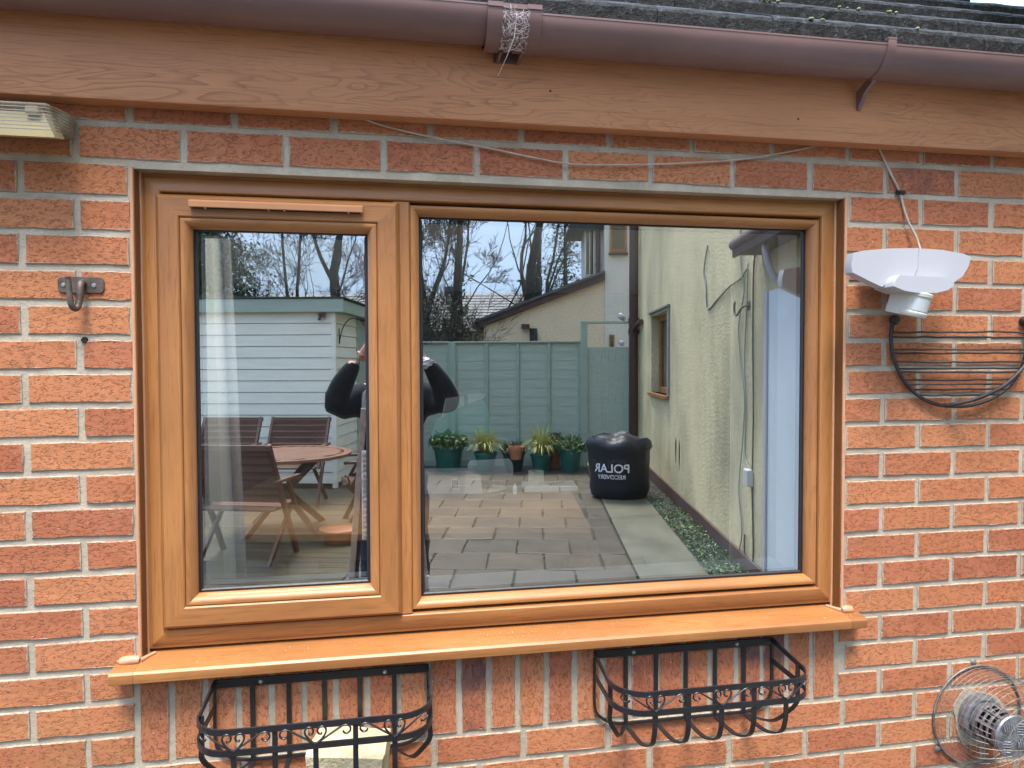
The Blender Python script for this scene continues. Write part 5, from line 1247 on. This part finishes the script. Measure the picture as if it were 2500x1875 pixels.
# ---- trees
def grow(mb, tw, p, d, L, r, depth, rnd, spread=.55, up=.12, minr=.007, droop=0.0):
    p = Vector(p); d = Vector(d).normalized(); n = 4 if depth > 1 else 3
    pts = [p]; dirs = d
    for k in range(n):
        dirs = (dirs+Vector((rnd.gauss(0, .10 if r < .09 else .035), rnd.gauss(0, .10 if r < .09 else .035), rnd.gauss(up*.3, .07)))).normalized(); pts.append(pts[-1]+dirs*L/n)
    r1 = max(minr*.6, r*.62); tgt = mb if r > .03 else tw
    tgt.tube(pts, r, 8 if r > .08 else (5 if r > .03 else 3), False, r1)
    if depth <= 0: return
    kids = rnd.randint(2, 3)+(2 if depth <= 3 else 0)
    for k in range(kids):
        f = rnd.uniform(.45, 1.0) if k else 1.0
        idx = min(n-1, int(f*n)); base = pts[idx].lerp(pts[idx+1], f*n-idx if f < 1 else 1.0)
        ax = Vector((rnd.gauss(0, 1), rnd.gauss(0, 1), rnd.gauss(0, .5))); ax = (ax-dirs*ax.dot(dirs)).normalized()
        nd = (dirs+ax*(rnd.uniform(.6, 1.35)*spread*1.5 if k else .22)+Vector((0, 0, up-droop))).normalized()
        grow(mb, tw, base, nd, L*(rnd.uniform(.45, .70) if k else .72), max(minr, r1*(rnd.uniform(.42, .68) if k else .85)), depth-1, rnd, spread, up, minr, droop)
def bare_tree(label, u, v, stems, seed, depth=5, ivy=0):
    t = ything('bare_tree', label, 'tree', u, v, GR, 'bare trees beyond the fence'); rnd = random.Random(seed); mb, tw = MB(), MB()
    for (x, d, L, r, sp) in stems: grow(mb, tw, (x, 0, -.1), d, L, r, depth, rnd, sp, .12, 0.0058 if v > 15 else .0045)
    mb.build('trunk', 'bark', t, 60); tw.build('crown', 'twig', t)
    if ivy:
        iv = MB()
        for k in range(ivy):
            x, d, L, r, sp = stems[k % len(stems)]; h_ = rnd.random()**1.3; p = Vector((x, 0, 0))+Vector(d).normalized()*L*h_*1.05
            a = rnd.uniform(0, 6.28); q = r*(1.05-.3*h_)+rnd.expovariate(9)*.5; leafquad(iv, (p.x+q*math.cos(a), p.y+q*math.sin(a), p.z+rnd.gauss(0, .1)), rnd.uniform(.04, .09), rnd)
        iv.build('ivy', 'ivy', t)
bare_tree('big bare tree with an ivy-clad forked trunk left of the fence lamp', -2.05, 18.0, [(0, (-.06, 0, 1), 4.3, .34, .5), (.5, (.10, .05, 1), 4.0, .20, .5)], 11, 7, 900)
bare_tree('bare twin-stemmed tree standing over the sloping extension roof', .60, 18.5, [(0, (-.02, 0, 1), 4.6, .24, .6), (.12, (.10, 0, 1), 4.2, .15, .6)], 23, 7, 120)
bare_tree('bare tree with a dark leaning trunk behind the right end of the shed', -4.72, 18.0, [(0, (.02, 0, 1), 4.4, .21, .55), (.5, (.22, .1, 1), 3.8, .12, .6), (-.2, (-.26, .1, 1), 3.8, .09, .6)], 37, 7, 240)
bare_tree('thin many-branched bare tree above the shed roof', -4.25, 12.3, [(0, (.02, 0, 1), 2.7, .070, .7), (.05, (.35, 0, 1), 2.6, .05, .7), (-.05, (-.3, .1, 1), 2.6, .05, .7)], 51, 6)
bare_tree('slender bare tree full of fine twigs between the two big trunks', -.75, 15.5, [(0, (.02, 0, 1), 3.0, .075, .7), (.06, (.30, 0, 1), 2.8, .055, .7), (-.05, (-.25, .1, 1), 2.8, .05, .7)], 63, 6)
bare_tree('slender bare tree of fine twigs rising behind the high end of the sloping verge', 1.25, 20.0, [(0, (.02, 0, 1), 4.2, .09, .7), (.06, (-.22, 0, 1), 3.8, .06, .7)], 71, 6)
def evergreen(label, u, v, h, r, seed, n, s_, m='fir', group=None, skirt=.25, sparse=1.0):
    t = ything('evergreen_tree', label, 'tree', u, v, GR, group); rnd = random.Random(seed); tr, lf = MB(), MB()
    tr.tube([(0, 0, -.1), (.02, .02, h*.5), (0, 0, h*.97)], .10*h/5, 8, False, .01)
    nb_ = 90
    for k in range(nb_):
        f = k/nb_; z = h*(skirt*.4+(1-skirt*.4)*f); a = k*2.4+rnd.uniform(-.4, .4); L = r*(1.02-f)**.75*rnd.uniform(.65, 1.15)+.08
        tip = Vector((L*math.cos(a), L*math.sin(a), z+rnd.uniform(-.25, .15)*L)); tr.tube([(0, 0, z), tuple(Vector((0, 0, z)).lerp(tip, .6)+Vector((0, 0, .05))), tuple(tip)], .016, 4, False, .004)
        for q in range(int(n/nb_*sparse)):
            g_ = rnd.random()**.7; p = Vector((0, 0, z)).lerp(tip, g_); sp = .22*L*(.5+g_)*.6+.05
            leafquad(lf, (p.x+rnd.gauss(0, sp), p.y+rnd.gauss(0, sp), p.z+rnd.gauss(-.05, sp*.6)), s_*rnd.uniform(.6, 1.4), rnd)
    tr.build('trunk', 'bark', t, 60); lf.build('foliage', m, t)
evergreen('dense dark evergreen tree at the far left above the shed', -5.05, 10.8, 6.4, 1.35, 5, 36000, .042)
evergreen('thin feathery conifer beside the dark bay of the tall house', 1.72, 17.5, 6.6, .85, 9, 6500, .034, sparse=.8)
evergreen('ragged conifer at the left edge of the view behind the shed', -8.3, 14.0, 7.5, 1.6, 15, 16000, .05)
# twiggy shrub peering over the fence
t = ything('shrub', 'dense twiggy brown-green shrub leaning over the fence', 'shrub', -.75, 10.2); rnd = random.Random(8); mb, tw, lf = MB(), MB(), MB()
for k in range(16): grow(mb, tw, (rnd.uniform(-.5, .5), rnd.uniform(-.25, .25), 0), (rnd.gauss(-.12, .22), rnd.gauss(0, .2), 1), rnd.uniform(.9, 1.35), .022, 4, rnd, .6, .1, .004)
for k in range(13000):
    a = rnd.uniform(0, 6.28); q = math.sqrt(rnd.random())*.72; z = 1.2+(1.75-.75*q)*rnd.random()**1.35; leafquad(lf, (q*math.cos(a)*.95, q*math.sin(a)*.6, z), rnd.uniform(.010, .026), rnd)
tw.v += []; tw.build('stems', 'twig', t); lf.build('foliage', 'shrubleaf', t)

# ------------------------------------------------------------------ the room behind the glass
def st(name, m, *bx):
    b_ = MB()
    for q in bx: b_.box(*q)
    return struct(b_.build(name, m))
FLZ_ = -1.90
st('room_floor', 'carpet', (-1.5, 3.5, .302, 4.6, FLZ_-.1, FLZ_))
st('room_ceiling', 'plaster', (.70, 3.5, .302, .47, .22, .295), (-1.5, -.53, .302, 1.36, .22, .295), (1.50, 3.5, .47, 1.36, .22, .295), (-1.5, 3.5, 1.36, 1.55, .22, .295), (-1.5, 3.5, 3.9, 4.6, .22, .295), (-.75, 3.5, 1.55, 3.9, .22, .295))  # unseen ceiling gaps left open to bring daylight into the room
st('room_wall', 'dim_wall', (-1.5, 3.5, 4.6, 4.75, FLZ_, .22)); st('room_wall', 'dim_wall', (3.5, 3.65, .302, .7, FLZ_, .22), (3.5, 3.65, 3.7, 4.6, FLZ_, .22))  # right wall has an unseen gap, opened for daylight
st('room_wall', 'plaster', (-1.65, -1.5, .302, .5, FLZ_, .22), (-1.65, -1.5, 3.9, 4.6, FLZ_, .22), (-1.65, -1.5, .5, 3.9, .10, .22))  # left wall opened up out of view to let daylight in
b = MB(); b.box(.002, 1.768, .098, .350, -1.085, -1.062); tag(b.build('window_board', 'reveal_white', bevel=.004), 'white inner window board behind the panes', 'window board')
st('window_reveal', 'reveal_white', (1.757, 1.768, .127, .300, -1.06, .0)); st('window_reveal', 'plaster', (.002, .013, .127, .300, -1.06, .0)); st('window_reveal', 'plaster', (.015, 1.755, .127, .300, -.011, .0))
def drape(x0, y0, x1, y1, z0, z1, flare, m, name, label, seed, amp=.012, n=26):
    b_ = MB(); rows = 14
    for j in range(rows+1):
        f = j/rows; z = z1+(z0-z1)*f
        for k in range(n+1):
            t_ = k/n; w_ = amp*math.sin(t_*n*.95+seed)*(.6+.6*f)
            b_.v.append((x0+(x1-x0)*t_*(1+flare*f)+w_*.8, y0+(y1-y0)*t_+w_, z))
    for j in range(rows):
        for k in range(n): a = j*(n+1)+k; b_.f.append((a, a+1, a+n+2, a+n+1))
    o_ = b_.build(name, m, None, 70); sd_ = o_.modifiers.new('thickness', 'SOLIDIFY'); sd_.thickness = .003; return tag(o_, label, 'curtain')
drape(-.105, .74, .000, .78, -1.45, .20, .42, 'curtain', 'curtain', 'narrow white curtain hanging at the left edge of the casement', 1.0)
drape(.000, .80, .030, .82, -1.45, .20, 1.9, 'lining', 'curtain', 'grey curtain lining behind the white curtain on the left', 2.0, .006, 10)
drape(1.860, .80, 2.10, .84, -1.85, .20, .0, 'curtain', 'curtain', 'white curtain drawn back at the right of the fixed pane', 3.0, .008, 30)
# dining table and the clutter on it
dt = thing('dining_table', 'brown wooden dining table inside the room behind the glass', 'table', (.62, 2.02, FLZ_), R(-9))
b = MB(); b.box(-.92, .92, -.76, .76, .715, .75); b.build('tabletop', 'table_wood', dt, bevel=.004)
for sx in (-1, 1):
    for sy in (-1, 1):
        b = MB(); b.box(sx*.86-.04, sx*.86+.04, sy*.70-.04, sy*.70+.04, 0, .715); b.build('leg', 'table_wood', dt, bevel=.003)
b = MB(); b.box(-.85, .85, -.70, -.675, .62, .715); b.box(-.85, .85, .675, .70, .62, .715); b.build('apron', 'table_wood', dt)
TZ = -1.15
bx = thing('parcel_box', 'grey cardboard box with a barcode label on the dining table', 'box', (.865, 2.14, TZ), R(-4))
b = MB(); b.box(-.125, .125, -.05, .07, 0, .125); b.build('carton', 'bulkhead', bx, bevel=.003)
b = MB(); b.box(.03, .075, -.0525, -.0503, .02, .085); lb = b.build('barcode_label', 'cardboard_white', bx)
b = MB()
for k in range(8): b.box(.035+.0043*k, .035+.0043*k+(.002 if k % 3 else .0032), -.0535, -.0526, .035, .075)
b.build('barcode_bar', 'gasket', lb)
b = MB(); b.prism([(.10, .0), (.20, .0), (.19, .10), (.11, .13)], -.055, -.048, 'y'); b.build('open_flap', 'cardboard_white', bx)
b = MB(); b.lathe([(0, 0), (.16, 0), (.165, .005), (.16, .010), (0, .010)], 36); b.v = [(x, y*.75, z) for x, y, z in b.v]; tag(b.build('round_board', 'cream_board2', None, 40, loc=(1.05, 2.20, TZ)), 'cream oval board lying on the dining table', 'board')
b = MB(); b.box(-.045, .045, -.03, .03, 0, .045); tag(b.build('small_box', 'old_iron', None, loc=(1.085, 2.19, TZ+.010), bevel=.002), 'small dark box standing on the cream oval board', 'box')
bm_ = blob([(0, -.13), (.05, -.13), (.062, -.12), (.065, 0), (.062, .12), (.05, .13), (0, .13)], 22, .05, 1, 1, 4); bm_.v = [(z, x, y+.068) for x, y, z in bm_.v]
tag(bm_.build('paper_roll', 'cardboard_white', None, 50, loc=(1.16, 2.46, TZ), rot=(0, 0, R(8))), 'fat white paper-wrapped roll at the back of the dining table', 'roll')
b = MB(); b.lathe([(.032, 0), (.044, 0), (.044, .072), (.032, .072), (.032, 0)], 32); tag(b.build('tape_roll', 'tape', None, 40, loc=(1.385, 2.18, TZ+.027)), 'roll of masking tape standing on a white folder', 'tape')
b = MB(); b.box(-.15, .15, -.10, .10, 0, .026); fo_ = tag(b.build('folder', 'cardboard_white', None, loc=(1.455, 2.15, TZ), rot=(0, 0, R(-6)), bevel=.002), 'white folder with a printed sheet on the dining table', 'folder')
b = MB(); b.box(-.02, .14, -.06, .08, .0265, .0275); sh_ = b.build('printed_sheet', 'bulkhead', fo_)
b = MB()
for k in range(5): b.box(.0+.02*k, .012+.02*k, -.05+.02*k, .02+.01*k, .0277, .0283)
b.build('drawing', 'gasket', sh_)
b = MB(); b.lathe([(0, 0), (.012, 0), (.012, .035), (.006, .045), (.006, .056), (0, .056)], 14); tag(b.build('small_bottle', 'cardboard_white', None, 40, loc=(1.235, 2.03, TZ)), 'tiny white bottle on the dining table near the tape', 'bottle')
b = MB(); b.tube([(.012*math.cos(k*.45), .012*math.sin(k*.45), .003) for k in range(14)], .002, 6, True); b.box(.01, .05, -.006, .004, .0, .004); b.box(-.04, -.01, -.003, .007, .0, .004); tag(b.build('keys', 'brass', None, loc=(1.17, 2.03, TZ)), 'brass keys on the dining table', 'keys')
sbd = thing('sideboard', 'dark sideboard inside the room behind the dining table', 'sideboard', (1.0, 3.1, FLZ_))
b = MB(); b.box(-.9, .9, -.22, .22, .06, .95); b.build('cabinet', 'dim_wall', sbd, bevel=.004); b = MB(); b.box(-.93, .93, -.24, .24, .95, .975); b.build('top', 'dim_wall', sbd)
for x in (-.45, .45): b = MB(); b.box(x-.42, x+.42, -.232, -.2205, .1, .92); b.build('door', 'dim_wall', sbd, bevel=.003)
tbg = thing('carrier_bag', 'teal and white paper carrier bag standing on the sideboard', 'bag', (1.04, 3.02, FLZ_+.975))
b = MB(); b.prism([(-.20, 0), (.20, 0), (.185, .16), (.15, .24), (.03, .20), (-.06, .17), (-.16, .11)], -.07, .07, 'y'); b.build('bag_front', 'teal', tbg, bevel=.006)
b = MB(); b.prism([(-.13, .12), (.02, .205), (.02, .27), (-.10, .25)], -.02, .06, 'y'); b.build('tissue', 'cardboard_white', tbg); b = MB(); b.prism([(.05, .215), (.15, .25), (.17, .28), (.05, .28)], -.02, .05, 'y'); b.build('tissue', 'cardboard_white', tbg)
b = MB(); b.box(-.43, .43, -.27, .27, 0, .03); tag(b.build('white_board', 'cardboard_white', None, loc=(1.20, 2.25, FLZ_), rot=(0, 0, R(3))), 'long white board lying on the carpet under the table', 'board')
bm_ = blob([(0, .0), (.28, .0), (.30, .05), (.24, .12), (.12, .16), (0, .15)], 28, .16, 1.2, .8, 9); tag(bm_.build('blue_cloth', 'blue_cloth', None, 60, loc=(1.95, 2.5, FLZ_)), 'crumpled blue cloth lying on the carpet', 'cloth')
bm_ = blob([(0, .0), (.055, .0), (.06, .008), (.04, .018), (0, .022)], 20, .2, 1.5, .6, 3); tag(bm_.build('teal_cloth', 'teal', None, 60, loc=(.30, .285, -1.061), rot=(0, 0, R(18))), 'teal cloth lying on the window board behind the casement', 'cloth')

# ------------------------------------------------------------------ lift everything so the ground sits at zero
for o in list(SC.objects):
    if o.parent is None and o.type in ('MESH', 'EMPTY'): o.location.z += ZUP
